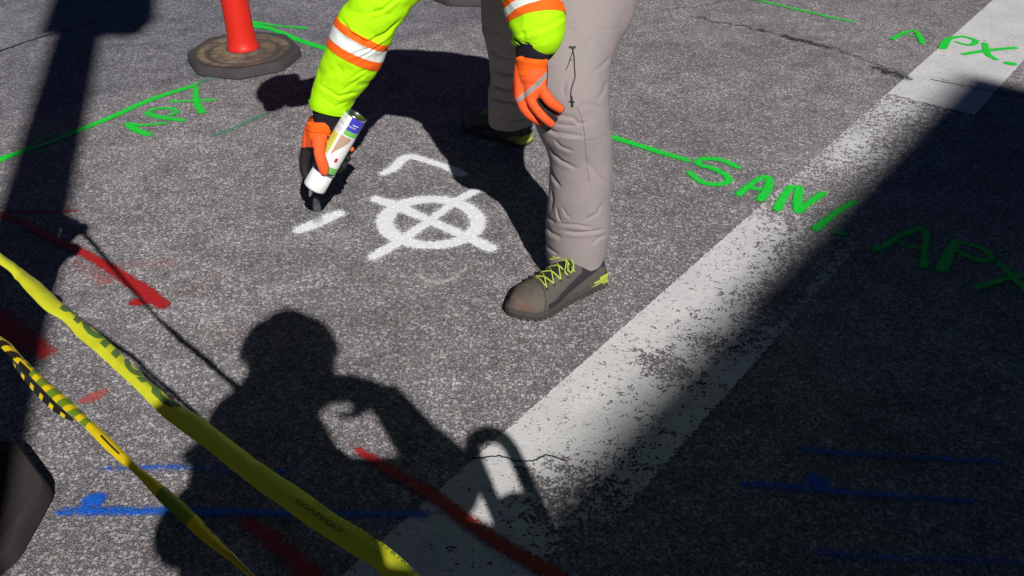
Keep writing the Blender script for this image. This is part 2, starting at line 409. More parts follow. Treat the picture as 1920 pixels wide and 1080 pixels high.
for a in ((1600, 262, .14, .05, -.34), (1690, 205, .07, .10, -.34), (1640, 300, .10, .07, -.22), (1570, 300, .05, .03, -.25), (1520, 420, .06, .10, -.15), (1500, 370, .10, .03, .4), (1560, 340, .1, .05, .15),
          (1470, 410, .09, .12, .25), (1520, 480, .16, .10, .5), (1600, 400, .25, .12, .25), (1430, 460, .04, .05, .10), (1445, 560, .14, .07, .50), (1380, 560, .05, .05, .15),
          (1250, 690, .055, .085, .66), (1330, 645, .05, .07, .5), (1310, 590, .03, .04, .25), (1420, 640, .07, .06, .30), (1480, 540, .12, .05, .4), (1170, 740, .03, .05, .15),
          (1230, 800, .05, .05, .25), (1180, 860, .05, .06, .28), (1100, 900, .05, .09, .45), (1005, 910, .022, .035, .75), (985, 885, .018, .02, .5), (1040, 950, .05, .05, .35), (1080, 1010, .06, .05, .3),
          (1000, 960, .05, .06, .25), (1060, 1060, .10, .05, .4), (1030, 870, .02, .03, .15), (1150, 960, .10, .04, .18), (1120, 1010, .1, .05, .2), (1060, 930, .05, .05, .2), (1330, 790, .10, .02, .2), (1480, 590, .08, .04, .25), (1380, 480, .05, .06, .10)): blob(*a)
fresh = U_ > 0; cov = np.where(fresh, .98, cov)
for a in ((1745, 152, .012, .05, .35), (1770, 150, .010, .04, .35), (1740, 163, .008, .02, .3), (1810, 160, .008, .08, .25)): blob(*a)
edge = np.minimum(np.clip((V_+.006)/.012, 0, 1), np.where(fresh, np.clip((WID+.006-V_)/.012, 0, 1), np.clip((WID+.008-V_)/.026, 0, 1)))
V3 = [(*(u0+ud*float(a)+vd*float(b)).xy, .0022) for a, b in zip(U_.ravel(), V_.ravel())]; nv = len(vs)
me = mesh(V3, [(i*nv+j, i*nv+j+1, (i+1)*nv+j+1, (i+1)*nv+j) for i in range(len(us)-1) for j in range(nv-1)], False)
me.attributes.new('cover', 'FLOAT', 'POINT').data.foreach_set('value', np.clip(cov, 0, 1).ravel().astype(np.float32))
me.attributes.new('edge', 'FLOAT', 'POINT').data.foreach_set('value', edge.ravel().astype(np.float32))
fixn(me); tag(link('road_marking', me, None, [M_LINE]), kind='structure')

# cracks and dark seams in the road
def crackpts(pts, amp=2.2, n=7):
    out = []
    for a, b in zip(pts[:-1], pts[1:]):
        for k in range(n): t = k/n; out.append((a[0]+(b[0]-a[0])*t+random.uniform(-amp, amp), a[1]+(b[1]-a[1])*t+random.uniform(-amp, amp)*.6))
    return out+[pts[-1]]
mark('road_crack', None, M_CRACK, [(crackpts([(885, 862), (937, 856), (967, 866), (998, 866), (1025, 854), (1064, 866)], 1.4), 2.4)], .0012, 0, .0016, None, 'structure')
mark('road_crack', None, M_CRACK, [(crackpts([(-60, 118), (0, 97), (40, 82), (92, 66), (180, 40)], 1.6), 2.6)], .002, 0, .003, None, 'structure')
mark('road_crack', None, M_CRACK, [(crackpts([(1745, 150), (1800, 160), (1860, 172), (1930, 185)], 1.6), 2.4, .9)], .002, 0, .003, None, 'structure')
mark('road_seam', None, M_TAR, [(crackpts([(1213, 25), (1290, 15), (1380, 0)], 3), 5, .65), (crackpts([(1300, 33), (1360, 44), (1425, 58), (1490, 74), (1555, 88), (1620, 112), (1700, 140)], 5, 4), [9]*25, .6),
     ([(1425, 56), (1434, 60)], 9, .8), (crackpts([(1465, 68), (1500, 76), (1552, 90)], 3), 11, .75), (crackpts([(1640, 128), (1700, 148)], 4), 22, .58)], .012, .25, .008, None, 'structure')
mark('road_seam', None, M_TAR, [(crackpts([(150, 178), (250, 155), (330, 148), (400, 132)], 4), 10, .5)], .02, .3, .01, None, 'structure')

# sprayed marks
mark('painted_line', 'long bright green sprayed line in the upper left running up towards the orange delineator base', M_GREEN,
     [([(-20, 307), (0, 301), (28, 290), (94, 268), (157, 242), (220, 216), (283, 188), (365, 161)], [18, 17, 12, 8, 10, 11, 11, 9]), ([(31, 288), (94, 256), (140, 244)], 6, .7), ([(38, 292), (90, 283), (138, 272)], [5, 4, 3], .75),
      ([(365, 161), (385, 152)], 8, .45)], .004)
mark('painted_letters', 'green sprayed letters APX beside the long green line on the left', M_GREEN,
     [([(240, 234), (258, 246), (279, 254)], [10, 11, 10]), ([(241, 234), (270, 236), (309, 232)], [9, 6, 7], .9), ([(276, 214), (300, 221), (322, 224), (342, 227)], [9, 9, 9, 9]),
      ([(277, 213), (285, 207), (305, 204), (326, 206), (331, 213), (318, 217)], 5.5), ([(323, 191), (345, 191), (368, 190), (403, 188)], [7, 5, 6, 5]), ([(367, 166), (368, 188), (372, 200), (379, 211)], [6, 8, 9, 10])], .004)
mark('faded_paint', 'faded teal sprayed streak on the asphalt left of the spray can', M_TEAL, [([(400, 256), (440, 241), (480, 222), (500, 212)], [9, 11, 10, 8], .66)], .006, .3)
mark('faded_paint', 'pale teal end of the long green line below the orange delineator base', M_TEAL, [([(372, 158), (395, 148), (420, 140)], 9, .55)], .006, .3)
mark('faded_paint', 'pale teal smudge just below the octagonal rubber base', M_TEAL, [([(395, 168), (441, 166)], 7, .5)], .006, .3)
mark('painted_arrow', 'pair of green sprayed strokes meeting behind the orange delineator post', M_GREEN,
     [([(462, 40), (477, 43), (525, 50), (572, 54)], [10, 9, 6, 8], .85), ([(466, 44), (484, 50), (506, 55), (537, 66), (562, 77), (612, 93), (640, 102)], [14, 14, 10, 10, 11, 12, 10], .9), ([(700, 123), (724, 130)], 5, .7)], .006)
mark('painted_line', 'straight green sprayed line leading from the grey trouser leg to the letter S', M_GREEN, [([(1120, 250), (1143, 257), (1200, 275), (1250, 291), (1288, 302)], [12, 12, 12, 12, 10], .92)], .005)
mark('painted_line', 'faded green sprayed dash at the top right of the road', M_GREEN, [([(1380, -10), (1415, 0), (1500, 20), (1560, 34), (1600, 42)], [9, 8, 9, 9, 8], .62)], .008)
mark('painted_letters', 'green sprayed letters SAN with a stroke and a dot across the worn white line', M_GREEN,
     [([(1382, 315), (1356, 303), (1327, 299), (1308, 304), (1314, 311), (1340, 319), (1362, 331), (1366, 341), (1352, 347), (1330, 347), (1310, 340), (1294, 326)], 10),
      ([(1384, 366), (1402, 352), (1425, 336), (1440, 334), (1442, 345), (1436, 362), (1426, 375)], [11, 9, 9, 9, 11, 12, 12]), ([(1404, 353), (1424, 357)], 8),
      ([(1457, 393), (1470, 370), (1482, 353)], [14, 10, 11]), ([(1482, 352), (1498, 353)], 9), ([(1499, 355), (1495, 378), (1497, 397)], [12, 13, 14]), ([(1497, 398), (1520, 380), (1542, 365)], [12, 10, 11]),
      ([(1530, 430), (1562, 405), (1600, 380)], [13, 9, 9]), ([(1573, 438), (1580, 440)], 12)], .004)
mark('painted_letters', 'green sprayed letters APX with a dot on the fresh white road line', M_GREEN,
     [([(1674, 74), (1692, 64), (1712, 59), (1722, 66), (1729, 82)], [8, 6, 6, 7, 8]), ([(1690, 67), (1706, 68), (1720, 69)], 3.5, .8), ([(1767, 91), (1772, 82), (1779, 74)], [12, 11, 9]), ([(1779, 73), (1806, 70), (1829, 78), (1818, 86), (1792, 80)], [7, 6, 8, 7, 4]),
      ([(1807, 103), (1850, 96), (1903, 91)], [8, 8, 8]), ([(1846, 83), (1852, 103), (1868, 113)], [8, 9, 7]), ([(1890, 120), (1898, 121)], 12)], .004, .12)
mark('painted_letters', 'green sprayed letters APX lying in the big shade at the right edge', M_GREEN,
     [([(1645, 468), (1662, 460), (1680, 448), (1705, 437), (1724, 431), (1736, 440), (1734, 469), (1732, 501)], [13, 9, 8, 9, 11, 9, 9, 12]), ([(1680, 452), (1700, 463), (1727, 468)], 6),
      ([(1765, 506), (1778, 478), (1791, 456)], [18, 14, 12]), ([(1791, 455), (1816, 460), (1845, 470), (1857, 485), (1838, 491), (1811, 481), (1793, 471)], [9, 9, 10, 10, 9, 7, 7]),
      ([(1832, 540), (1878, 527), (1920, 516), (1955, 507)], [12, 9, 8, 9]), ([(1876, 498), (1896, 518), (1920, 545), (1938, 562)], [13, 11, 10, 11])], .005)
mark('painted_line', 'upper of three blue sprayed lines in the shade at the lower right', M_BLUE, [([(1500, 842), (1560, 850), (1612, 854), (1700, 858), (1866, 868)], [11, 13, 11, 10, 12], .85)], .007)
mark('painted_line', 'middle blue sprayed line with a knob on it in the shade at the lower right', M_BLUE, [([(1394, 909), (1450, 912), (1509, 917), (1600, 926), (1672, 931), (1823, 942)], [14, 15, 16, 13, 12, 12], .85), ([(1522, 900), (1538, 906)], 24)], .007)
mark('painted_line', 'lowest blue sprayed line in the shade at the bottom right corner', M_BLUE, [([(1533, 1038), (1642, 1047), (1760, 1051), (1914, 1056), (2010, 1064)], [13, 13, 11, 12, 12], .8)], .008)
mark('painted_line', 'short blue sprayed dash passing under the striped tape', M_BLUE, [([(194, 882), (240, 880), (300, 878), (361, 880), (450, 883), (545, 886)], [9, 11, 13, 14, 13, 12], .72)], .008)
mark('painted_line', 'bright blue sprayed line with a round knob at the lower left', M_BLUE, [([(114, 963), (150, 962), (194, 961), (250, 962), (305, 961), (420, 962), (560, 965), (800, 965)], [14, 15, 16, 15, 15, 15, 14, 14], .93), ([(172, 942), (183, 940)], 27), ([(165, 950), (150, 960)], 14)], .007)
mark('painted_line', 'red sprayed Y shaped line crossing the pole shadow on the left', M_RED,
     [([(-30, 398), (0, 401), (60, 400), (138, 397)], [9, 9, 8, 9], .85), ([(-30, 407), (0, 409), (47, 420), (104, 452), (124, 461), (182, 490), (233, 523), (272, 549), (306, 574)], [12, 12, 13, 15, 16, 16, 19, 25, 20]), ([(254, 569), (275, 567)], [18, 18])], .007)
for lb_, a in (('small faint pink smudge touching the red line where the pole shadow ends', ([(140, 492), (160, 505)], 16, .52)), ('pink sprayed smudge hanging below the middle of the red line', ([(170, 505), (195, 531), (210, 520)], [14, 24, 16], .6)),
              ('very faint pink streak above the right end of the red line', ([(240, 500), (330, 495)], 24, .42)), ('very faint pink streak right of the red line end', ([(330, 560), (400, 525)], 20, .4))):
    mark('faded_paint', lb_, M_RED2, [a], .012, .35)
mark('painted_dab', 'small pale red sprayed dab between the two barrier tapes', M_RED2, [([(162, 753), (180, 745), (200, 737)], [20, 22, 12], .85)], .006)
mark('painted_dab', 'dark red sprayed patch in the pole shadow at the left edge', M_RED, [([(-30, 590), (0, 607), (50, 640), (88, 666)], [50, 46, 40, 26], .85)], .014)
mark('painted_line', 'long dark red sprayed line running over the white road line at the bottom', M_RED, [([(673, 848), (720, 878), (817, 935), (900, 998), (1030, 1076), (1120, 1130)], [14, 19, 24, 25, 27, 27], .9), ([(655, 838), (690, 860)], 14, .4)], .006)
mark('painted_line', 'thick dark red sprayed stroke under the yellow tape at the bottom edge', M_RED, [([(466, 985), (500, 1005), (530, 1030), (582, 1077), (620, 1110)], [30, 34, 36, 38, 38], .8)], .012)
mark('painted_symbol', 'white sprayed circle crossed by an X in the middle of the road', M_WSPRAY,
     [([(809+cos(a)*87, 420+sin(a)*43) for a in np.linspace(0, 2*pi, 26)], [17+6*max(0, -cos(a))+3*max(0, cos(a)) for a in np.linspace(0, 2*pi, 26)]),
      ([(704, 376), (747, 391), (804, 416), (863, 442), (920, 468)], [13, 18, 14, 17, 18]), ([(891, 361), (855, 381), (804, 418), (755, 452), (701, 484)], [13, 13, 14, 17, 15])], .007, .3)
mark('painted_bracket', 'white sprayed bent bracket stroke above the circled X', M_WSPRAY, [([(720, 328), (739, 318), (756, 301), (774, 297), (812, 308), (847, 320), (864, 329)], [10, 15, 14, 13, 11, 13, 16])], .007, .3)
mark('painted_dash', 'fresh white sprayed dash under the spray can nozzle', M_WSPRAY, [([(563, 435), (598, 420), (633, 405)], [16, 20, 17])], .008, .35)
for lb_, a in (('worn pale arc sprayed below the circled X', ([(785, 520), (812, 534), (845, 528), (872, 508)], [10, 12, 12, 8], 1.0)), ('worn pale ghost mark below the fresh white dash', ([(600, 458), (628, 448), (650, 436), (640, 470)], 9, .85)),
              ('faint worn pale arc between the bent bracket and the circled X', ([(740, 335), (800, 328), (845, 345)], 8, .7))):
    mark('faded_paint', lb_, M_WOLD, [a], .008, .35)

# ------------------------------------------------------------------ delineators
def delineator(label, pos, Rr=.25, rot=8., lean=(0, 0), group='orange delineator posts on rubber bases', rp=.060, bm=None):
    t = thing('delineator_post', label, 'delineator', pos, group)
    prof_h = [(.98, 0), (1.0, .006), (.985, .036), (.955, .044)]
    V = []; n8 = 64
    def octr(a, s):
        k = (a-R(rot)) % (pi/4)-pi/8; rr = Rr*cos(pi/8)/cos(k)
        rr = min(rr, Rr*.985); return rr*s
    rings = [(None, s, z) for s, z in prof_h]+[(.205, None, .045), (.198, None, .040), (.168, None, .040), (.163, None, .034), (.143, None, .034), (.138, None, .041), (.092, None, .043), (.085, None, .052), (.064, None, .052), (.05, None, .02)]
    for r, s, z in rings:
        for j in range(n8):
            a = 2*pi*j/n8-pi/2; rr = octr(a+pi/2+pi/8*0, s) if r is None else r*Rr/.25
            V.append((rr*cos(a), rr*sin(a), z))
    Fc = [(i*n8+j, i*n8+(j+1) % n8, (i+1)*n8+(j+1) % n8, (i+1)*n8+j) for i in range(len(rings)-1) for j in range(n8)]
    b = link('base', mesh(V, Fc, True), t, [bm or M_BASE])
    md = b.modifiers.new('e', 'EDGE_SPLIT'); md.split_angle = R(40)
    L = Vector((lean[0], lean[1], 1)).normalized(); q = Vector((0, 0, 1)).rotation_difference(L).to_matrix().to_4x4()
    pr = [(rp*1.16, .050), (rp*1.17, .062), (rp*1.12, .066), (rp*1.04, .10), (rp, .16), (rp*.93, .895), (rp*.88, .92), (rp*.55, .935), (.01, .94)]
    link('post', mesh(*lathe(pr, 40, q)), t, [M_POST])
    arc = [(sin(a)*.05, 0, .99+.075*(1-cos(a))*.75+.0) for a in np.linspace(-pi, pi, 9)]
    hp = [(-.040, 0, .87), (-.043, 0, 1.0), (-.041, 0, 1.085), (-.018, 0, 1.11), (.016, 0, 1.11), (.038, 0, 1.08), (.043, 0, 1.0), (.040, 0, .87)]
    v, f = tube([(*p, .021, .017) for p in hp], 26, 12, cap=True, up=(0, 1, 0)); link('handle', mesh([q @ x for x in v], f), t, [M_POST])
    for z0 in (.62, .75):
        link('reflective_band', mesh(*lathe([(rp*.955+.0015, z0), (rp*.945+.0015, z0+.075)], 40, q)), t, [M_REFL])
    return t
pb = gp(457, 94, .04); pb.z = 0
delineator('orange delineator on dirt caked octagonal rubber base standing beyond the spray can', pb, .25, 8, lean=(.004, 0), rp=.058)
p2 = gp(884, -13); delineator('delineator whose dark base only just shows at the top edge of the photo', p2, .25, 20)
pL = gp(-138, 968, .04); pL.z = 0; delineator('delineator with plain dark rubber base in shade at the left edge', pL, .225, 22.5, lean=(.13, -.035), bm=M_BASE2)
pR = Vector((.345, .12, 0)); dR = delineator('delineator with loop handle standing before the photographer, seen only by its shadow', pR, .225, 22.5); dR.rotation_euler.z = R(15)
pF = Vector((-2.75, 3.0, 0)); delineator('delineator beyond the left edge holding the far end of the tape', pF, .25, 0)

# ------------------------------------------------------------------ barrier tapes
def tape_surface(up, lo, ns, nv_, z, ends, crease, sag=0, seed=0, tw=0.):
    a = np.array([[p[0], p[1], 0] for p in up], float); b = np.array([[p[0], p[1], 0] for p in lo], float)
    A = crm([(*gp(p[0], p[1], z(p[0])+tw),) for p in up], 200); B = crm([(*gp(p[0], p[1], z(p[0])-tw),) for p in lo], 200)
    e0, e1 = ends; hw = .02
    def ext(P, e, side):
        q = P[0] if side == 0 else P[-1]; k = 30; t = np.linspace(0, 1, k, endpoint=False)[:, None]
        seg = (np.array(e)*(1-t)+q*t) if side == 0 else (q*t[::-1]+np.array(e)*(1-t[::-1]))
        return np.vstack([seg, P]) if side == 0 else np.vstack([P, seg[0:]])
    def dz(e, s): return (e[0], e[1], e[2]+s)
    A = ext(ext(A, dz(e0, hw), 0), dz(e1, hw), 1); B = ext(ext(B, dz(e0, -hw), 0), dz(e1, -hw), 1)
    def rs(P, n):
        L = np.r_[0, np.cumsum(np.linalg.norm(np.diff(P, axis=0), axis=1))]; s = np.linspace(0, L[-1], n+1)
        return np.array([[np.interp(x, L, P[:, k]) for k in range(3)] for x in s]), L[-1]
    A, LA = rs(A, ns); B, LB = rs(B, ns); rng = np.random.RandomState(seed)
    folds = [(rng.uniform(0, 1), rng.uniform(-1, 1), rng.uniform(.02, .06), rng.uniform(-1, 1)) for _ in range(int(crease[1]))]
    def P(s, v):                      # s 0..1 along, v 0 (upper edge) .. 1 (lower edge)
        i = s*ns; k = min(int(i), ns-1); t = i-k; a_ = A[k]*(1-t)+A[k+1]*t; b_ = B[k]*(1-t)+B[k+1]*t
        p = a_*(1-v)+b_*v; h = .0035*sin(pi*v)+crease[0]*noise.noise(Vector((s*24+seed, v*2.2, seed)))+crease[0]*.6*noise.noise(Vector((s*110, v*1.2+s*9, seed+4)))
        for fs, fk, fw, fa in folds: h += crease[0]*1.3*fa*math.exp(-(((s-fs)+fk*.02*(v-.5))/(fw*.12))**2)
        tt = nrm(A[min(k+1, ns)]-A[k]); ww = b_-a_; ww = nrm(ww); n = nrm(np.cross(tt, ww)); n = n if n[2] > 0 else -n
        return Vector(p+n*h*min(1, 6*min(s, 1-s)))
    return P, LA
def tie(P, s, ctr, parent, mat, z):
    link('knot', mesh(*join(tube([(ctr[0]+.066*cos(a), ctr[1]+.066*sin(a), z+.01*sin(3*a), .007, .022) for a in np.linspace(0, 2*pi, 14)], 40, 8, up=(1, 0, 0)), ball((ctr[0]+.07, ctr[1]+.02, z), (.025, .02, .03), 8))), parent, [mat])
# tape 1
up1 = [(0, 473), (26, 492), (52, 511), (78, 531), (110, 562), (138, 586), (173, 614), (207, 644), (265, 700), (302, 732), (335, 757), (380, 783), (405, 803), (452, 839), (504, 878), (572, 922), (634, 967), (686, 998), (739, 1034), (790, 1080)]
lo1 = [(0, 496), (23, 513), (34, 528), (60, 557), (88, 584), (119, 602), (149, 635), (191, 670), (242, 718), (270, 745), (298, 774), (345, 812), (372, 832), (400, 852), (475, 912), (530, 951), (569, 980), (612, 1008), (655, 1037), (692, 1058), (718, 1080)]
Z1 = lambda x: float(np.interp(x, [-60, 0, 100, 250, 500, 800], [.84, .79, .758, .735, .722, .722]))
Z2 = lambda x: float(np.interp(x, [-60, 0, 200, 480], [.64, .622, .585, .56]))
P1, L1 = tape_surface(up1, lo1, 420, 12, Z1, ((pL.x+.20, pL.y-.02, 1.04), (pR.x-.06, pR.y, .80)), (.0013, 16), seed=3, tw=.0)
t1 = wthing('caution_tape', 'wide bright yellow caution tape with mirrored see-through lettering crossing the lower left', 'barrier tape', (pL.x, pL.y, .74))
def grid(P, ns, nv_):
    V = [P(i/ns, j/nv_) for i in range(ns+1) for j in range(nv_+1)]; m = nv_+1
    return V, [(i*m+j, i*m+j+1, (i+1)*m+j+1, (i+1)*m+j) for i in range(ns) for j in range(nv_)]
link('tape_strip', mesh(*grid(P1, 520, 14)), t1, [M_TY]); tie(P1, 0, pL+Vector((.135, -.036, 0)), t1, M_TY, 1.03); tie(P1, 1, pR, t1, M_TY, .80)
def s_at(P, px, py):
    best = min(range(0, 601), key=lambda i: (lambda q: abs(q[0]-px)+abs(q[1]-py))(proj(P(i/600, .5)))); return best/600
def pxmap(P, s): return proj(P(s, .5))
def text_on(P, L, txt, s0, length, v0, v1, mat, parent, flipx=False, flipv=False, clip=(0.02, .98), name='lettering', bold=0.02):
    cu = bpy.data.curves.new('t', 'FONT'); cu.body = txt; cu.size = 1; cu.resolution_u = 3; cu.offset = bold
    o = bpy.data.objects.new('t', cu); COL.objects.link(o); dg = bpy.context.evaluated_depsgraph_get(); dg.update()
    me = bpy.data.meshes.new_from_object(o.evaluated_get(dg)); bpy.data.objects.remove(o)
    bm = bmesh.new(); bm.from_mesh(me)
    xs_ = [v.co.x for v in bm.verts]; ys_ = [v.co.y for v in bm.verts]; x0, x1, y0, y1 = min(xs_), max(xs_), min(ys_), max(ys_)
    for v in bm.verts:
        a = (v.co.x-x0)/(x1-x0); b = (v.co.y-y0)/(y1-y0)
        if flipx: a = 1-a
        if flipv: b = 1-b
        v.co = (a, v0+(v1-v0)*(1-b), 0)
    bmesh.ops.triangulate(bm, faces=bm.faces[:])
    for k in range(1, 40):
        bmesh.ops.bisect_plane(bm, geom=bm.verts[:]+bm.edges[:]+bm.faces[:], plane_co=(k/40, 0, 0), plane_no=(1, 0, 0))
    for k in (.25, .5, .75):
        bmesh.ops.bisect_plane(bm, geom=bm.verts[:]+bm.edges[:]+bm.faces[:], plane_co=(0, v0+(v1-v0)*k, 0), plane_no=(0, 1, 0))
    bmesh.ops.bisect_plane(bm, geom=bm.verts[:]+bm.edges[:]+bm.faces[:], plane_co=(0, clip[0], 0), plane_no=(0, -1, 0), clear_outer=True)
    bmesh.ops.bisect_plane(bm, geom=bm.verts[:]+bm.edges[:]+bm.faces[:], plane_co=(0, clip[1], 0), plane_no=(0, 1, 0), clear_outer=True)
    for v in bm.verts: v.co = P(s0+v.co.x*length, max(0, min(1, v.co.y)))+Vector((0, -.0003, .0012))
    bm.to_mesh(me); bm.free(); return link(name, me, parent, [mat])
sA, sB = s_at(P1, 112, 585), s_at(P1, 330, 790)
text_on(P1, L1, 'CAUTION', sA, sB-sA, -.75, .58, M_TG, t1, flipx=True, clip=(.0, 1), bold=.06)
sA, sB = s_at(P1, 572, 952), s_at(P1, 770, 1085)
text_on(P1, L1, 'SAINTES INDUSTRI TS & NOIT', sA, sB-sA, -.06, .17, M_INK, t1, clip=(0, 1))
sA, sB = s_at(P1, 555, 945), s_at(P1, 640, 1000)
text_on(P1, L1, 'OSAFEGO', sA, sB-sA, .40, .62, M_INK, t1, clip=(0, 1))
# tape 2
up2 = [(0, 630), (20, 644), (41, 668), (74, 700), (106, 728), (137, 754), (167, 785), (194, 808), (230, 844), (267, 880), (319, 919), (375, 972), (403, 1002), (430, 1030), (474, 1076)]
lo2 = [(0, 650), (18, 668), (33, 682), (61, 710), (96, 746), (126, 774), (154, 797), (192, 836), (220, 862), (255, 891), (303, 944), (361, 997), (389, 1022), (428, 1050), (466, 1082)]

P2, L2 = tape_surface(up2, lo2, 300, 8, Z2, ((pL.x+.15, pL.y, .68), (pR.x-.06, pR.y, .56)), (.0009, 14), seed=11)
t2 = wthing('barrier_tape', 'narrow twisted yellow and black striped tape below the wide yellow tape', 'barrier tape', (pL.x, pL.y, .58))
V, Fc = grid(P2, 1400, 6); mi = []
pxs = [pxmap(P2, i/1400)[0] for i in range(1401)]
def pat2(x, v):
    if x < 40: k = (x+ v*14) % 22; return 2 if (k > 9 and v > .12) else 0
    if x < 60: return 1 if v < .5 and int(x/7) % 2 else (2 if v > .6 else 0)
    if x < 166: return 1 if ((x+3+v*6) % 20.5) < 12 else 0
    if x < 300: return 2 if abs(v-.62-.0012*(x-230)) < .03 and x > 190 else 0
    if x < 372: return 1 if (x > 300 and x < 358) else 0  # solid olive stretch: the tape's shaded part painted into its colour
    return 2 if ((v < .22 and (x % 34) < 22) or abs(v-.45) < .05 and x > 430) else 0
for i in range(1400):
    for j in range(6): mi.append(pat2(pxs[i]+.5, (j+.5)/6))
link('tape_strip', mesh(V, Fc, True, mi), t2, [M_T2Y, M_T2G, M_T2K]); tie(P2, 0, pL+Vector((.088, -.024, 0)), t2, M_T2Y, .68); tie(P2, 1, pR, t2, M_T2Y, .56)
sA, sB = s_at(P2, 26, 672), s_at(P2, 140, 778)
def P2f(s, v): 
    s = sA+(sB-s*0-sA)*s; a = P2(s, 1.0); b = P2(s, .8); d = (a-b).normalized(); wv = .010*sin(pi*min(1, max(0, (s-sA)/(sB-sA))))**.5
    return a+d*(wv*v-.001)+Vector((0, 0, -.004-.006*v))
V, Fc = grid(P2f, 160, 2); mi = [0 if (i % 27) < 10 and j == 1 else 2 for i in range(160) for j in range(2)]
link('folded_edge', mesh(V, Fc, True, mi), t2, [M_T2Y, M_T2G, M_T2K])
# tape 3: beyond the left edge; only its shadow reaches the picture
t3 = wthing('caution_tape', 'loose tape strung beyond the left edge, seen only by its thin shadow', 'barrier tape', (pL.x, pL.y, .9))
def P3(s, v):
    a = Vector((pL.x+.08, pL.y+.0, .93)); b = Vector((pF.x+.05, pF.y, .88)); p = a.lerp(b, s); p.z -= .10*sin(pi*s)
    return p+Vector((.008*v, .01*v, -.022*v))
link('tape_strip', mesh(*grid(P3, 60, 3)), t3, [M_TY]); tie(P3, 0, pL+Vector((.12, -.032, 0)), t3, M_TY, .92); tie(P3, 1, pF, t3, M_TY, .88)

# ------------------------------------------------------------------ off-frame shade casters: building and signal pole, both guessed and added for their shadows
H = 8.0; k = 1/math.tan(SUN_EL)
cS = gp(1800, 134); cornr = cS-LH*H*k; dS = (gp(1775, 158)-gp(1040, 880)).normalized(); nR = Vector((dS.y, -dS.x, 0))
bl = thing('shade_building', 'two storey brick building guessed behind the photographer, added unseen to cast the large shade', 'building')  # unseen block added so its roof edge throws the big shade
bl.matrix_world = Matrix(((nR.x, -dS.x, 0, cornr.x), (nR.y, -dS.y, 0, cornr.y), (0, 0, 1, 0), (0, 0, 0, 1)))     # local x away from the street, y backwards along it
def brickmat():
    q = NT('brick_wall'); tc = q.new('ShaderNodeTexCoord').outputs['Object']; b = q.new('ShaderNodeTexBrick'); s_ = q.new('ShaderNodeSeparateXYZ'); q.put(s_.inputs[0], tc)
    cc = q.new('ShaderNodeCombineXYZ'); q.put(cc.inputs[0], q.math('ADD', s_.outputs[0], s_.outputs[1])); q.put(cc.inputs[1], s_.outputs[2]); q.put(b.inputs['Vector'], cc.outputs[0])
    b.inputs['Color1'].default_value = (.16, .06, .045, 1); b.inputs['Color2'].default_value = (.11, .045, .035, 1); b.inputs['Mortar'].default_value = (.14, .13, .12, 1); b.inputs['Scale'].default_value = 4.5
    q.put(q.b.inputs['Base Color'], b.outputs[0]); q.b.inputs['Roughness'].default_value = .9; return q.m
M_BRICK = brickmat(); M_STONE = plain('cut_stone', (.24, .22, .20), .85, .12, 6)
def part(name, VF, mats, bev=0, parent=bl):
    me = mesh(*VF, smooth=False)
    if bev: bevelled(me, bev)
    o = bpy.data.objects.new(name, me); COL.objects.link(o); o.parent = parent; [me.materials.append(m) for m in mats]; return o
part('wall', box(0, 14, 0, 26, 0, H-.4), [M_BRICK]); part('cornice', box(0, 14.3, 0, 26.3, H-.397, H), [M_STONE], .03); part('plinth', box(-.06, 14.06, -.06, 26.06, 0, .6), [M_STONE], .02)
for f_ in range(2):
    for c_ in range(7):
        y = 1.6+c_*3.4; z = 1.0+f_*3.7
        if f_ == 0 and c_ == 3: continue
        w_ = part('window', join(box(-.05, .06, y, y+.1, z, z+1.9), box(-.05, .06, y+1.5, y+1.6, z, z+1.9), box(-.05, .06, y+.1, y+1.5, z+1.8, z+1.9), box(-.12, .06, y-.1, y+1.7, z-.12, z)), [M_STONE])
        part('pane', box(-.02, .02, y+.1, y+1.5, z, z+1.8), [M_GLASS], 0, w_)
dr = part('door', box(-.04, .05, 12.0, 13.2, .0, 2.3), [M_RSTEEL], .01); part('handle', box(-.10, -.045, 12.1, 12.16, 1.0, 1.25), [M_RIM], .01, dr)
# unseen pole, added and shaped to throw the strip of shade at the left
la = gp(78, 336); pbp = la-LH*4.95
pole = thing('shade_pole', 'grey traffic signal pole guessed behind the photographer, added unseen to cast the strip shadow', 'pole', (pbp.x, pbp.y, 0))
link('pole', mesh(*lathe([(.2, 0), (.2, .05), (.125, .1), (.118, 2), (.112, 6.3), (.02, 6.34)], 32)), pole, [M_RSTEEL])
hz = 5.55
b = mesh(*box(.02, .34, -.14, .14, hz, hz+1.0), smooth=False); link('signal_head', bevelled(b, .05), pole, [M_RSTEEL])
link('bracket', mesh(*join(box(-.16, .2, -.05, .05, hz-.0, hz+.09), box(-.15, -.09, -.12, .12, hz+.02, hz+.9)), smooth=False), pole, [M_RSTEEL])
for i in range(3):
    link('signal_lens', mesh(*lathe([(.10, 0), (.09, .02), (.05, .035), (.001, .04)], 24, Matrix.Translation((.18, .141, hz+.2+.3*i)) @ Matrix.Rotation(-pi/2, 4, 'X'))), pole, [M_GLASS])

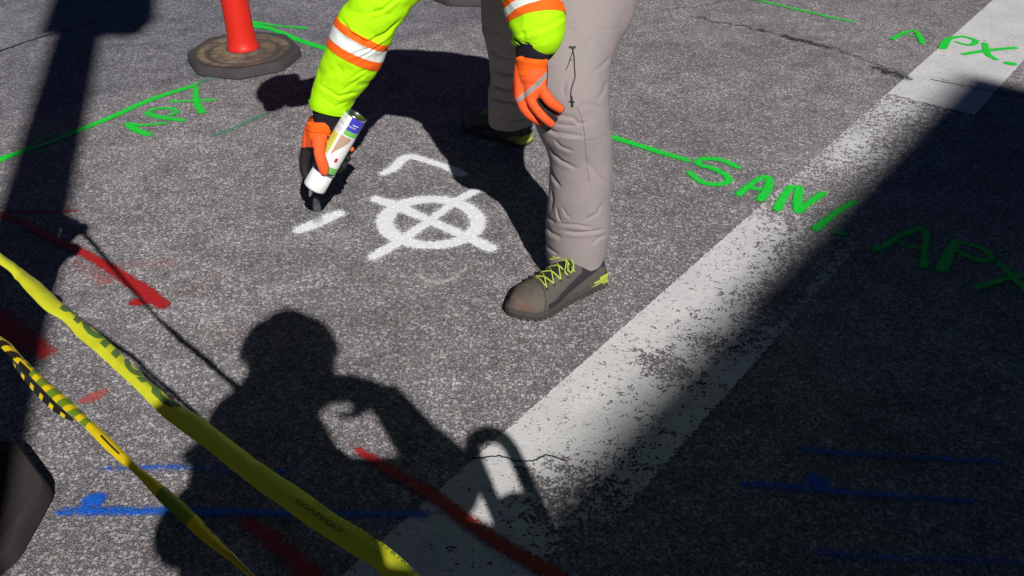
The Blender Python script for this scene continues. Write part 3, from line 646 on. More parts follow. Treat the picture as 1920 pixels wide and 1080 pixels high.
# ------------------------------------------------------------------ people: shared pieces
def head_parts(c, fwd, up, scale=1.):
    """chains for the head; returns (pieces, frame)"""
    f = Vector(fwd).normalized(); u = Vector(up); u = (u-f*u.dot(f)).normalized(); l = u.cross(f)
    M = Matrix((f, l, u)).transposed(); L = lambda x, y, z: Vector(c)+M @ Vector((x, y, z))*scale
    ps = [ball(L(-.005, 0, .025), (.098*scale, .076*scale, .098*scale), 16, M), ball(L(.022, 0, -.035), (.066*scale, .058*scale, .078*scale), 14, M), ball(L(.05, 0, -.088), (.028*scale, .026*scale, .022*scale), 10, M)]
    ps.append(capsule([L(.085, 0, .02), L(.112, 0, -.018)], [.010*scale, .015*scale], 6))          # nose
    for s in (-1, 1):
        ps.append(ball(L(-.005, s*.078, -.005), (.018*scale, .009*scale, .032*scale), 8, M)); ps.append(capsule([L(.086, s*.012, .03), L(.078, s*.045, .032)], [.010*scale, .009*scale], 6))
        ps.append(ball(L(.062, s*.035, -.025), (.022*scale, .022*scale, .022*scale), 8, M))
    ps.append(capsule([L(.086, -.02, -.055), L(.093, 0, -.053), L(.086, .02, -.055)], [.008*scale]*3, 6))
    return ps, M, L
def generic_hand(wr, fd, bk, side):
    """wrist point, finger direction, back-of-hand direction, side +1 = thumb towards fd x bk"""
    fd = Vector(fd).normalized(); bk = Vector(bk); bk = (bk-fd*bk.dot(fd)).normalized(); th = fd.cross(bk)*side; wr = Vector(wr)
    Q = lambda x, y, z: wr+fd*x+th*y+bk*z
    ps = [capsule([Q(0, 0, 0), Q(.04, .0, 0)], [.026, .026], 8)]
    for i, (y, ln) in enumerate(((.030, .070), (.010, .078), (-.011, .073), (-.030, .057))):
        ps.append(capsule([Q(.02, y*.6, 0), Q(.085, y, .004)], [.016, .0125], 7))
        ps.append(capsule([Q(.085, y, .004), Q(.085+ln*.45, y*1.08, -.008), Q(.085+ln*.75, y*1.1, -.026), Q(.085+ln*.88, y*1.1, -.044)], [.0105, .0095, .0085, .0075], 7))
    ps.append(capsule([Q(.02, .018, -.004), Q(.052, .048, -.014), Q(.080, .055, -.026), Q(.098, .048, -.036)], [.015, .013, .0105, .009], 7))
    return ps
def cloth(amp, f1=3., seed=0):
    def d(s, th, p, n):
        v = Vector(p); return amp*(noise.noise(Vector((v.x*f1*4, v.y*f1*4, v.z*f1*9+seed)))+.6*noise.noise(v*f1*14+Vector((seed, 0, 0))))
    return d

# ------------------------------------------------------------------ worker
W = wthing('person', 'road worker bending down in lime sleeves, orange gloves and grey trousers, spraying a white mark', 'person', (.15, 2.35, 0))
# leg centre lines: px, py, depth, radius
LEG_F = [(1079, 486, 2.385, .080), (1080, 462, 2.365, .0845), (1084, 420, 2.325, .087), (1086, 370, 2.275, .0825), (1089, 320, 2.235, .081), (1086, 270, 2.20, .085), (1074, 222, 2.165, .0955), (1064, 170, 2.145, .104), (1064, 110, 2.165, .1125), (1078, 50, 2.19, .123), (1098, -10, 2.22, .137), (1104, -90, 2.25, .150), (1075, -160, 2.30, .14)]
LEG_B = [(960, 226, 2.89, .076), (959, 214, 2.875, .077), (958, 190, 2.84, .076), (963, 150, 2.785, .076), (966, 100, 2.72, .088), (967, 50, 2.66, .104), (975, 0, 2.59, .122), (995, -80, 2.49, .14), (1020, -140, 2.41, .14)]
cre = [([(1038, 220), (1060, 219), (1076, 222), (1085, 232), (1100, 231)], 3.0, .006), ([(1017, 234), (1030, 243), (1044, 250), (1070, 253), (1096, 256)], 3.0, .007), ([(1036, 232), (1060, 236), (1084, 236)], 2.5, .004),
       ([(1027, 272), (1038, 289), (1052, 302), (1084, 318)], 3.5, .005), ([(1024, 295), (1030, 315), (1040, 336), (1052, 352)], 3.2, .006), ([(1040, 262), (1052, 275), (1075, 284)], 3, .004),
       ([(1098, 262), (1118, 262), (1140, 250)], 2, .002), ([(1057, 162), (1070, 152), (1084, 148)], 3, .004), ([(1060, 182), (1056, 168), (1062, 150)], 4, .004), ([(1085, 62), (1130, 57), (1172, 52)], 2.2, .0018),
       ([(1110, 138), (1128, 124), (1144, 108)], 3.5, .004), ([(1044, 390), (1046, 405), (1052, 416)], 2, .005), ([(1054, 388), (1062, 404), (1072, 410)], 2, .004), ([(1046, 420), (1065, 421), (1083, 422), (1112, 428)], 2.6, .0055),
       ([(1056, 434), (1083, 437), (1110, 435), (1134, 430)], 2.8, .007), ([(1019, 418), (1034, 437), (1052, 446)], 3.5, .006), ([(1019, 452), (1030, 466), (1046, 478)], 3, .005), ([(1110, 460), (1120, 448), (1136, 440)], 3, .004),
       ([(1022, 395), (1030, 410), (1040, 418)], 3, .005), ([(1034, 355), (1036, 375), (1032, 395)], 4, .005), ([(1082, 196), (1090, 222), (1095, 245), (1098, 283), (1104, 340), (1109, 400), (1112, 425)], 1.6, .0016), ([(1100, 300), (1120, 330), (1140, 345)], 5, .003),
       ([(1130, 380), (1120, 400), (1100, 412)], 4, .004), ([(1085, 100), (1100, 90), (1110, 70)], 6, .003), ([(1120, 190), (1132, 170), (1140, 150)], 5, .003), ([(1085, 200), (1105, 195), (1130, 205)], 5, .003)]
creB = [([(925, 160), (945, 168), (975, 172)], 3, .006), ([(918, 182), (945, 190), (985, 196)], 3, .006), ([(925, 130), (950, 140), (975, 138)], 4, .005), ([(915, 90), (935, 105), (960, 110)], 5, .005), ([(930, 215), (955, 225), (990, 222)], 3, .004), ([(905, 45), (925, 60), (945, 62)], 5, .005)]
def segd(px, py, pts):
    best = 1e9; sg = 1; tt = 0
    for i, (a, b) in enumerate(zip(pts[:-1], pts[1:])):
        dx, dy = b[0]-a[0], b[1]-a[1]; t = max(0, min(1, ((px-a[0])*dx+(py-a[1])*dy)/(dx*dx+dy*dy))); ex, ey = px-a[0]-t*dx, py-a[1]-t*dy; d = math.hypot(ex, ey)
        if d < best: best = d; sg = 1 if dx*ey-dy*ex > 0 else -1; tt = (i+t)/(len(pts)-1)
    return best, sg, tt
def folds(cl, base):
    def f(s, th, p, n):
        h = base(s, th, p, n); v = Vector(p)
        if (C0-v).normalized().dot(Vector(n)) < .02: return h
        x, y, d = proj(v)
        for pts, wd, dep in cl:
            wd *= .72
            if abs(x-pts[len(pts)//2][0]) > 110 or abs(y-pts[len(pts)//2][1]) > 130: continue
            e, sg, t = segd(x, y, pts); 
            if e < wd*5: 
                fade = min(1, 5*min(t, 1-t)+.12)
                h += fade*dep*(-math.exp(-(e/wd)**2)+.28*math.exp(-((e*sg-2.3*wd)/(2.2*wd))**2))
        return h
    return f
def rows(L): return [(*pd(a, b, c), r, r) for a, b, c, r in L]
lf = tube(rows(LEG_F), 330, 190, folds(cre, cloth(.0022, 1.6, 2)), up=(-1, -.5, 0)); lb = tube(rows(LEG_B), 170, 110, folds(creB, cloth(.0045, 1.6, 8)), up=(-1, .5, 0))
hips = ball((.16, 2.38, .93), (.19, .21, .17), 20)
PV, PF = join(lf, lb, hips)
# inner turn-up at the hems so the leg opening has thickness
for L_ in (LEG_F, LEG_B):
    r_ = rows(L_)[:3]; PV, PF = join((PV, PF), tube([(*x[:3], x[3]-.003, x[4]-.003) for x in r_], 20, 90, up=(-1, -.3, 0)))
pants = link('trousers', mesh(PV, PF), W, [M_PANT])
bvh = BVHTree.FromPolygons(lf[0], lf[1])
def onp(px, py, off=.0015, b=None):
    d = (pd(px, py, 1)-C0).normalized(); h = (b or bvh).ray_cast(C0, d)
    return (h[0]+h[1].normalized()*(off if h[1].dot(d) < 0 else -off)) if h[0] is not None else pd(px, py, 2.0)
def line_on(pts, r, n, off=.001, b=None):
    A = crm([(x, y, 0) for x, y in pts], n); P = [onp(x, y, off, b) for x, y, _ in A]
    return tube([(*p, r, r) for p in P], n, 6, cap=True)
z1 = line_on([(1072, 88), (1076, 106), (1077, 128), (1078, 145), (1073, 160), (1070, 175), (1072, 196)], .0016, 60)
z2 = line_on([(1076, 90), (1070, 108), (1066, 120), (1061, 131)], .0009, 20); z3 = line_on([(1067, 89), (1079, 89)], .0028, 8); z4 = line_on([(1067, 112), (1074, 113)], .0009, 6)
z5 = line_on([(1071, 180), (1073, 200)], .003, 8); z6 = line_on([(1067, 190), (1077, 191)], .0022, 6)
link('zipper', mesh(*join(z1, z2, z3, z4, z5, z6)), pants, [M_ZIP])
link('seam', mesh(*join(line_on([(1082, 200), (1090, 222), (1095, 245), (1098, 283), (1104, 340)], .0007, 60, .0002), line_on([(1098, 262), (1120, 262), (1139, 250)], .0007, 20, .0002))), pants, [plain('seam_thread', (.14, .11, .10), .9)])

# sleeves
def sleeve_disp(seed, amp):
    def f(s, th, p, n):
        v = Vector(p); a = noise.noise(Vector((v.x*9, v.y*9, v.z*26+seed))); b_ = noise.noise(Vector((v.x*22+v.z*14, v.y*20, v.z*30+seed)))
        return amp*(a+.7*b_-.8*abs(b_))
    return f
SLR = [(614, 207, 2.385, .0500), (616, 198, 2.38, .0545), (624, 178, 2.37, .0590), (640, 146, 2.35, .0680), (657, 114, 2.33, .0755), (671, 82, 2.31, .0775), (686, 50, 2.29, .0760), (702, 22, 2.27, .0700), (726, -14, 2.26, .0760), (790, -120, 2.25, .085)]
rR = rows(SLR)+[(-.27, 2.22, 1.05, .10, .10)]
SLL = [(997, 88, 2.035, 0.0481), (999, 80, 2.030, 0.0543), (1006, 62, 2.015, 0.0653), (1006, 38, 2.010, 0.0679), (999, 8, 2.010, 0.0669), (984, -35, 2.005, 0.0669), (962, -110, 2.000, 0.0732)]
rL = rows(SLL)+[(-.15, 2.08, 1.13, .10, .10)]
slcR = folds([([(640, 36), (655, 62), (690, 82), (725, 62), (752, 34)], 3.2, .010), ([(645, 60), (670, 76), (700, 78)], 3, .003), ([(648, 108), (690, 92), (728, 62)], 2.4, .006), ([(660, 120), (695, 98), (718, 80)], 2.0, .005), ([(600, 160), (635, 182), (672, 172)], 3.5, .005),
              ([(655, 150), (672, 138), (690, 128)], 3, .004), ([(640, 172), (665, 155), (690, 135)], 3, .004), ([(600, 182), (630, 200), (655, 190)], 2.5, .003), ([(690, 26), (720, 18), (745, -4)], 3.0, .010), ([(650, 20), (690, 28), (715, 20)], 2.2, .004), ([(632, 120), (640, 135), (640, 150)], 4, .003)], sleeve_disp(1, .004))
slcL = folds([([(968, 66), (990, 64), (1010, 52), (1030, 50)], 3, .008), ([(975, 74), (1005, 80), (1040, 66)], 3, .006), ([(1010, 60), (1035, 45), (1060, 30)], 3.5, .005), ([(958, 68), (978, 84), (1000, 88)], 2.5, .004), ([(985, 50), (1005, 40), (1020, 22)], 3, .004)], sleeve_disp(5, .004))
sR = tube(rR, 240, 120, slcR, up=(-.3, -1, 0)); sL = tube(rL, 190, 110, slcL, up=(-.3, -1, 0))
torso = [(.17, 2.40, .86, .19, .19), (.10, 2.34, .95, .22, .22), (-.01, 2.28, 1.01, .24, .23), (-.12, 2.21, 1.08, .23, .25), (-.23, 2.18, 1.18, .15, .22), (-.30, 2.15, 1.20, .08, .11)]
tt_ = tube(torso, 60, 60, cloth(.006, 1.5, 4), cap=True, up=(0, 0, 1))
# cuffs turned inwards
cfR = tube([(*x[:3], x[3]-.003, x[4]-.003) for x in rR[:3]], 14, 60, up=(-.3, -1, 0)); cfL = tube([(*x[:3], x[3]-.003, x[4]-.003) for x in rL[:3]], 14, 60, up=(-.3, -1, 0))
jacket = link('jacket', mesh(*join(sR, sL, tt_, cfR, cfL, ball((.05, 2.2, .885), (.17, .15, .155), 18))), W, [M_LIME])  # last ball, added out of frame, closes a lit gap in the worker's shadow
def frac(rws, py):
    A = crm(rws, 200); ys = [proj(a[:3])[1] for a in A]; return min(range(len(ys)), key=lambda i: abs(ys[i]-py))/200.
def band(rws, disp, y0, y1, mat, up, off=.0018):
    a, b_ = sorted((frac(rws, y0), frac(rws, y1))); v, f = tube(rws, 26, 120, disp, up=up, s0=a, s1=b_, off=off); link('reflective_band', mesh(v, f), jacket, [mat])
uR = (-.3, -1, 0)
for rw_ in (rR, rL):
    link('sleeve_hem', mesh(*tube([(*x[:3], x[3]+.0012, x[4]+.0012) for x in rw_[:2]], 6, 80, up=uR)), jacket, [M_LIME])
band(rR, slcR, 89, 68, M_REFL, uR, .0026); band(rR, slcR, 104, 86.5, M_FORANGE, uR); band(rR, slcR, 70, 56, M_FORANGE, uR)
band(rL, slcL, 22, 1, M_REFL, uR, .0026); band(rL, slcL, 36, 20, M_FORANGE, uR); band(rL, slcL, 3, -14, M_FORANGE, uR)
link('undershirt_cuff', mesh(*tube(rows([(610, 240, 2.415, .034), (612, 225, 2.40, .037), (616, 200, 2.38, .044), (625, 180, 2.37, .050)]), 20, 40, cloth(.003, 3, 1), up=uR)), W, [M_BLACKF])
link('undershirt_cuff', mesh(*tube(rows([(997, 122, 2.042, 0.0324), (998, 108, 2.037, 0.0376), (1000, 92, 2.022, 0.0428), (1003, 70, 2.007, 0.0502)]), 20, 40, cloth(.003, 3, 5), up=uR)), W, [M_BLACKF])

# gloves
def glove(chains, colfn, parent, voxel=.0023):
    ps = []
    for pts, rad in chains: ps.append(capsule([pd(*p) for p in pts], rad, 8))
    me = remeshed(*join(*ps), voxel, 3); colour(me, colfn); return link('glove', me, parent, [M_GLOVE])
OR = (.93, .115, .022); BK = (.016, .013, .014); SV = (.34, .30, .28)
gR_ch = [([(600, 256, 2.41), (599, 264, 2.415)], [.034, .032]), ([(584, 243, 2.42), (581, 262, 2.43), (578, 276, 2.44)], [.021, .022, .019]), ([(606, 243, 2.40), (601, 262, 2.41)], [.024, .022]), ([(592, 244, 2.41), (590, 268, 2.42)], [.027, .024]),
         ([(598, 262, 2.395), (598, 288, 2.385), (606, 312, 2.395), (608, 321, 2.40)], [.022, .018, .0165, .013]),
         ([(577, 275, 2.44), (571, 302, 2.455), (573, 326, 2.465), (584, 340, 2.47)], [.019, .0155, .0135, .011]),
         ([(588, 268, 2.45), (606, 298, 2.495), (630, 318, 2.50), (645, 310, 2.465)], [.016, .013, .012, .010]), ([(592, 262, 2.45), (615, 286, 2.49), (642, 300, 2.49), (652, 296, 2.455)], [.016, .013, .012, .010]),
         ([(598, 256, 2.44), (625, 272, 2.475), (652, 284, 2.47), (660, 280, 2.445)], [.015, .012, .011, .009])]
def cR(p, n):
    x, y, d = proj(p)
    if x > 616 and d > 2.44: return BK
    if y > 276 and x < 589-(y-276)*.0+max(0, y-290)*.28: return BK
    if x > 613 and y < 275: return (.05, .01, .012)
    if 241.5 < y < 243.6: return (.6, .05, .01)
    return OR if n.dot(Vector((-.35, -.8, .45))) > -.15 else BK
gR = glove(gR_ch, cR, W)
gL_ch = [([(997, 134, 2.038), (997, 142, 2.038)], [0.0360, 0.0349]), ([(980, 124, 2.038), (978, 150, 2.043), (976, 182, 2.053)], [0.0207, 0.0202, 0.0158]), ([(996, 122, 2.033), (996, 150, 2.033), (995, 180, 2.043)], [0.0229, 0.0218, 0.0158]), ([(1012, 120, 2.038), (1012, 146, 2.038), (1012, 172, 2.043)], [0.0196, 0.0196, 0.0158]),
         ([(975, 182, 2.053), (983, 203, 2.063), (998, 219, 2.073), (1014, 230, 2.093)], [0.0136, 0.0125, 0.0114, 0.0098]), ([(993, 180, 2.043), (1001, 198, 2.046), (1017, 218, 2.058), (1033, 232, 2.073)], [0.0136, 0.0125, 0.0114, 0.0098]),
         ([(1006, 178, 2.048), (1015, 195, 2.058), (1026, 208, 2.063), (1040, 222, 2.073)], [0.0120, 0.0114, 0.0104, 0.0087]), ([(1015, 168, 2.043), (1024, 181, 2.033), (1036, 194, 2.038), (1050, 204, 2.050)], [0.0153, 0.0147, 0.0136, 0.0114]),
         ([(978, 140, 2.058), (968, 165, 2.083), (972, 185, 2.098)], [0.0163, 0.0131, 0.0109])]
def cL(p, n):
    x, y, d = proj(p)
    e, _, t = segd(x, y, [(1025, 140), (1005, 161), (973, 187)])
    bkdir = Vector((-.30, -.75, .55)).normalized()
    if e < 4.6 and n.dot(bkdir) > .15: return SV
    if 1006 < x and y > 184 and segd(x, y, [(1006, 178), (1015, 195), (1026, 208), (1040, 222)])[0] < 5.5 and segd(x, y, [(993, 180), (1001, 198), (1017, 218), (1033, 232)])[0] > 6.0: return BK
    return OR if n.dot(bkdir) > .22 else BK
gL = glove(gL_ch, cL, W)
# a cuff band on each glove
link('glove_cuff', mesh(*tube(rows([(600, 264, 2.415, .0345), (600, 252, 2.412, .0360), (601, 247, 2.410, .0352), (601, 243, 2.408, .0385), (602, 236, 2.404, .0395), (602, 232, 2.402, .0405), (602, 231, 2.402, .0385), (602, 238, 2.404, .037)]), 40, 60, cloth(.002, 3, 9), up=uR)), gR, [M_FORANGE])
link('glove_cuff', mesh(*tube(rows([(996, 146, 2.038, 0.0350), (996, 134, 2.038, 0.0366), (996, 124, 2.035, 0.0374), (997, 114, 2.031, 0.0395), (997, 113, 2.031, 0.0381), (997, 122, 2.035, 0.0355)]), 30, 60, cloth(.002, 3, 9), up=uR)), gL, [M_FORANGE])

# shoes
def shoe(heel, direction, mirror, parent, scale=1., lime=True):
    d = Vector((direction[0], direction[1], 0)).normalized(); l = Vector((-d.y, d.x, 0))*mirror
    Lx = lambda x, y, z: Vector((heel[0], heel[1], 0))+(d*x+l*y)*scale+Vector((0, 0, z*scale))
    ns, nt_ = 190, 120; Ln = .305
    def wid(x): t = x/Ln; return (.033+.0125*math.sin(pi*min(1, t*1.0))+.018*math.exp(-((t-.78)/.24)**2))*min(1, (max(0, t)/.035+.02)**.5 if t < .035 else 1)*min(1, (max(0, 1-t)/.17)**.5 if t > .83 else 1)+.0005
    def cen(x): t = x/Ln; return .012*math.exp(-((t-.85)/.3)**2)-.004
    def hgt(x):
        t = x/Ln
        xs_ = [0, .06, .15, .28, .38, .5, .62, .74, .86, .95, 1.0]; hs = [.070, .088, .100, .108, .106, .094, .080, .070, .064, .050, .028]
        return np.interp(t, xs_, hs)
    V = []; cols = []
    for i in range(ns+1):
        x = Ln*(1-cos(pi*i/ns))/2; w_, c, h = wid(x), cen(x), hgt(x)
        for j in range(nt_+1):
            a = pi*j/nt_; cy = cos(a); sy = sin(a)
            ww = w_*(1-.30*max(0, sy)**2*(1 if x/Ln < .6 else .6))
            y = c+ww*math.copysign(abs(cy)**.75, cy); z = .018+(h-.018)*(max(0, sy)**.8)
            V.append(Lx(x, y, z)); t = x/Ln; q = z/h
            tongue = abs(y-c) < .020 and .38 < t < .68 and sy > .5
            side = abs(y-c) > .02
            def mx(a, b, k): k = max(0, min(1, k)); return tuple(x_*(1-k)+y_*k for x_, y_ in zip(a, b))
            nz_ = noise.noise(Vector((x*60, y*60, z*60)))
            col = mx((.085, .080, .066), (.105, .090, .072), (t-.66)/.1)
            col = mx(col, (.17, .085, .058), math.exp(-((t-.93)/.055)**2-((q-.62)/.3)**2)*(.75+.5*nz_))
            col = mx(col, (.13, .12, .10), max(0, nz_-.25)*1.6*(t > .6))
            if abs(t-.70-.10*(1-q)) < .006: col = (.035, .032, .028)
            if tongue: col = (.022, .021, .022)
            zc = .030+.100*max(0, .64-t)-.02*max(0, .25-t); hw_ = .010+.012*max(0, .6-t)
            if side and .05 < t < .72: col = mx(col, (.026, .024, .029), (hw_-abs(z-zc))/.0015)
            if t < .30 and q > .72: col = (.026, .024, .029)
            if t < .05: col = (.04, .038, .036)
            cols.append(col)
    m = nt_+1; Fc = [(i*m+j, (i+1)*m+j, (i+1)*m+j+1, i*m+j+1) for i in range(ns) for j in range(nt_)]
    me = mesh(V, Fc); a_ = me.color_attributes.new('col', 'FLOAT_COLOR', 'POINT'); a_.data.foreach_set('color', [k for c in cols for k in (*c, 1)])
    fixn(me); sh = link('shoe', me, parent, [M_SHOE])
    # sole
    V = []; n = 80
    for z, o in ((0, -.003), (.005, .0035), (.017, .0045), (.026, .0015)):
        for k in range(n):
            t = k/n; x = Ln*(1-cos(2*pi*t))/2; s = 1 if t < .5 else -1; sp = .004*(max(0, x/Ln-.8)/.2)**2
            V.append(Lx(x+(o if x > Ln/2 else -o)*(abs(x/Ln-.5)*2)**4, cen(x)+s*(wid(x)+o), z+sp))
    Fc = [(r*n+k, r*n+(k+1) % n, (r+1)*n+(k+1) % n, (r+1)*n+k) for r in range(3) for k in range(n)]+[tuple(range(n))[::-1], tuple(range(3*n, 4*n))]
    # tread lugs
    lg = []
    for kk in range(22):
        t = (kk+.5)/22
        if t > .97 or t < .03: continue
        x = Ln*t
        for s_ in (-1, 1):
            c_ = Lx(x, cen(x)+s_*(wid(x)+.002), .007); M_ = Matrix(((d.x, l.x, 0, c_.x), (d.y, l.y, 0, c_.y), (0, 0, 1, c_.z), (0, 0, 0, 1)))
            lg.append(box(-.0042, .0042, -.0035, .0035, -.0065, .006, M_))
    V, Fc = join((V, Fc), *lg)
    sme = fixn(mesh(V, Fc, False)); 
    so_ = link('sole', sme, sh, [M_SOLE, M_HEEL])
    if lime:
        for p in sme.polygons:
            c = p.center; xx = (Vector((c[0], c[1], 0))-Vector((heel[0], heel[1], 0))).dot(d)/scale
            if xx < .03 and c[2] > .012: p.material_index = 1
    # lime trim: curved strips round the heel
    for q_ in range(3):
        z0 = .027+.0085*q_; rw = []
        for kk in range(13):
            b2 = -1.0+2.0*kk/12; sp_ = .075-.018*q_
            x = sp_*(1-cos(b2*1.45))/(1-cos(1.45)); y = cen(max(0, x))+math.copysign(1, b2)*(wid(x)+.0008) if x > .0015 else cen(0)+b2*.02
            rw.append((*Lx(x-.0015, y, z0-.006*abs(b2)), .0034, .0020))
        link('heel_trim', mesh(*tube(rw, 50, 8, cap=True)), sh, [M_HEEL])
    bs = BVHTree.FromPolygons([v.co.copy() for v in me.vertices], [tuple(p.vertices) for p in me.polygons])
    def top(x, y, o=.002):
        p = Lx(x, y, .2); h = bs.ray_cast(p, Vector((0, 0, -1))); return (h[0]+Vector((0, 0, o))) if h[0] is not None else Lx(x, y, .07)
    lc = []
    st = [.207, .184, .161, .138, .116]
    for i in range(len(st)-1):
        for s in (-1, 1):
            pts = [top(st[i], cen(st[i])+s*.031, .001), top((st[i]+st[i+1])/2, cen(st[i]), .005+.001*s), top(st[i+1], cen(st[i+1])-s*.031, .001)]
            lc.append(tube([(*p, .0026, .0018) for p in pts], 12, 8, cap=True))
    pts = [top(st[0], cen(st[0])+.024), top(st[0], cen(st[0]), .003), top(st[0], cen(st[0])-.024)]; lc.append(tube([(*p, .0021, .0017) for p in pts], 10, 8, cap=True))
    for s in (-1, 1):
        c = top(.122, cen(.12)+s*.006, .004); lp = [c, c+l*s*.014+Vector((0, 0, .012)), c+l*s*.034+d*.004+Vector((0, 0, .004)), c+l*s*.040+d*.016-Vector((0, 0, .010)), c+l*s*.028+d*.018-Vector((0, 0, .006)), c+l*s*.01+d*.006]
        lc.append(tube([(*p, .0022, .0019) for p in lp], 30, 8, cap=True))
        lp = [c, c+l*s*.010+d*.012, c+l*s*.030+d*.030-Vector((0, 0, .012))]; lc.append(tube([(*p, .0019, .0017) for p in lp], 14, 8, cap=True))
    link('laces', mesh(*join(*lc)), sh, [M_LACE])
    for x in st[:-1]:
        for s in (-1, 1): link('eyelet', mesh(*ball(top(x, cen(x)+s*.033, .0005), .0046, 6)), sh, [M_SOLE])
    # ankle collar / sock
    ca = Lx(.075, cen(.1), .085); link('sock', mesh(*tube([(*Lx(.080, 0, .05), .030, .028), (*Lx(.072, 0, .11), .030, .028), (*(Lx(.07, 0, .17)), .030, .028)], 10, 24)), sh, [M_BLACKF])
    return sh
toe = gp(954, 588); heelp = gp(1130, 524)
dv = (toe-heelp).normalized(); shF = shoe(heelp+dv*.0, dv, 1, W, (toe-heelp).length/.305*1.02); 
hb = gp(992, 272); shB = shoe(hb, (-.80, .60), -1, W, 1.0)

# worker body under the clothes
hd = Vector((-.50, 2.05, 1.10)); hp_, HM, HL = head_parts(hd, (-.55, -.25, -.80), (-.80, -.30, .52))
b_ = list(hp_)
b_.append(capsule([(-.30, 2.14, 1.17), (-.40, 2.09, 1.14), (-.46, 2.07, 1.12)], [.062, .056, .056], 8))
b_.append(capsule([(.15, 2.39, .90), (.0, 2.31, 1.05), (-.16, 2.23, 1.13), (-.27, 2.16, 1.16)], [.135, .13, .14, .09], 12))
b_.append(capsule([(-.30, 2.29, 1.08), (-.20, 2.02, 1.10)], [.075, .075], 8))
def ch(rws, f, skip=0): return capsule([r[:3] for r in rws[skip:]], [max(.02, r[3]*f) for r in rws[skip:]], 9)
b_.append(ch(rR, .55, 1)); b_.append(ch(rL, .55, 1)); b_.append(ch(rows(LEG_F), .62, 2)); b_.append(ch(rows(LEG_B), .62, 2)); b_.append(capsule([rows(LEG_F)[-1][:3], (.16, 2.38, .93), rows(LEG_B)[-1][:3]], [.09, .11, .09], 8))
b_.append(capsule([pd(616, 198, 2.38), pd(603, 240, 2.41)], [.027, .024], 8)); b_.append(capsule([pd(1000, 80, 2.030), pd(998, 124, 2.045)], [.024, .022], 8))
link('body', remeshed(*join(*b_), .008, 4), W, [M_SKIN])
for s in (-1, 1):
    link('eye', mesh(*ball(HL(.073, s*.030, .010), .013, 8)), W, [M_CANW])
hat = []
for i in range(13):
    a = pi/2*i/12
    for j in range(32):
        t = 2*pi*j/32; hat.append(HL(-.01+.122*cos(a)**.8*cos(t), .100*cos(a)**.8*sin(t), .045+.095*sin(a)))
HF = [(i*32+j, i*32+(j+1) % 32, (i+1)*32+(j+1) % 32, (i+1)*32+j) for i in range(12) for j in range(32)]
br = []
for r in (1.0, 1.12, 1.30):
    for j in range(32):
        t = 2*pi*j/32; k = 1+(r-1)*(1.0 if cos(t) > .2 else .35); br.append(HL(-.01+.120*k*cos(t), .098*k*sin(t), .044-.02*(r-1)))
BF = [(i*32+j, i*32+(j+1) % 32, (i+1)*32+(j+1) % 32, (i+1)*32+j) for i in range(2) for j in range(32)]
hh_ = link('hard_hat', mesh(*join((hat, HF), (br, BF))), W, [M_HAT]); m_ = hh_.modifiers.new('s', 'SOLIDIFY'); m_.thickness = .004

# ------------------------------------------------------------------ spray can
ca, cbn = pd(668, 214, 2.375), pd(589, 352, 2.455)
ax = (ca-cbn); LEN = ax.length; ax.normalize(); tocam = (C0-(ca+cbn)/2).normalized(); xx = (tocam-ax*tocam.dot(ax)).normalized(); yy = ax.cross(xx)   # +x local faces the camera
MC = Matrix(((xx.x, yy.x, ax.x, cbn.x), (xx.y, yy.y, ax.y, cbn.y), (xx.z, yy.z, ax.z, cbn.z), (0, 0, 0, 1)))
can = thing('spray_can', 'upside-down paint spray can with white cap gripped in the orange glove', 'spray can'); can.matrix_world = MC
def cpart(name, VF, mats, mi=None):
    o = bpy.data.objects.new(name, mesh(*VF, True, mi)); COL.objects.link(o); o.parent = can; [o.data.materials.append(m) for m in mats]; return o
rc = .0325; z0c, z1c = .062, LEN-.004
nz, nh = 170, 160; V = []; mi = []
for i in range(nz+1):
    for j in range(nh):
        a = 2*pi*j/nh; z = z0c+(z1c-z0c)*i/nz; V.append((rc*cos(a), rc*sin(a), z))
def pat(a, t):       # a: angle from the camera side (-pi..pi, + = left in the picture), t: 0 cap end .. 1 base end
    u = sin(a) if abs(a) < pi/2 else math.copysign(1, a)
    if t < .035: return 5
    if t < .14: return 3
    if t < .155: return 1
    if u > .38 or abs(a) > pi/2:
        if t > .66: return 6 if (int(t*120) % 3 == 0 and .45 < u < .92) else 1
        return (6 if (int(t*150) % 4 == 0 and .55 < u < .9 and t > .3) else 4) if u > .46 and t > .30 else 1
    if t > .78:
        if .84 < t < .865 and -.6 < u < .1: return 6
        if .89 < t < .90 and -.7 < u < -.2: return 1
        return 2 if u < .12 else 1
    if t > .70: return 3 if u < .14 else 1
    if t > .685: return 1
    if -.72 < u < .22 and t > .33+.26*(.22-u)/.85: return 7
    if .24 < t < .31 and -.35 > u > -.6: return 8
    return 1
for i in range(nz):
    for j in range(nh):
        a = (2*pi*(j+.5)/nh+pi) % (2*pi)-pi; mi.append(pat(a, (i+.5)/nz))
SGN = 1 if yy.x < 0 else -1
if SGN < 0: mi = [mi[i*nh+(nh-1-j)] for i in range(nz) for j in range(nh)]
Fc = [(i*nh+j, i*nh+(j+1) % nh, (i+1)*nh+(j+1) % nh, (i+1)*nh+j) for i in range(nz) for j in range(nh)]
cpart('can_body', (V, Fc), [M_CANM, M_CANW, M_CANB, M_CANG, M_CANY, M_SOLE, M_CANK, M_CANT, M_CANR], mi)
cpart('base_rim', lathe([(rc+.0002, z1c-.002), (rc+.0014, z1c), (rc+.0014, z1c+.003), (rc-.001, z1c+.004), (rc-.003, z1c+.001), (rc-.006, z1c-.006), (.015, z1c-.013), (.0005, z1c-.015)], 48), [M_CANM])
cpart('neck_ring', lathe([(rc+.0003, z0c+.004), (rc+.0016, z0c+.002), (rc+.0014, z0c-.003), (rc-.003, z0c-.006)], 48), [M_CANM])
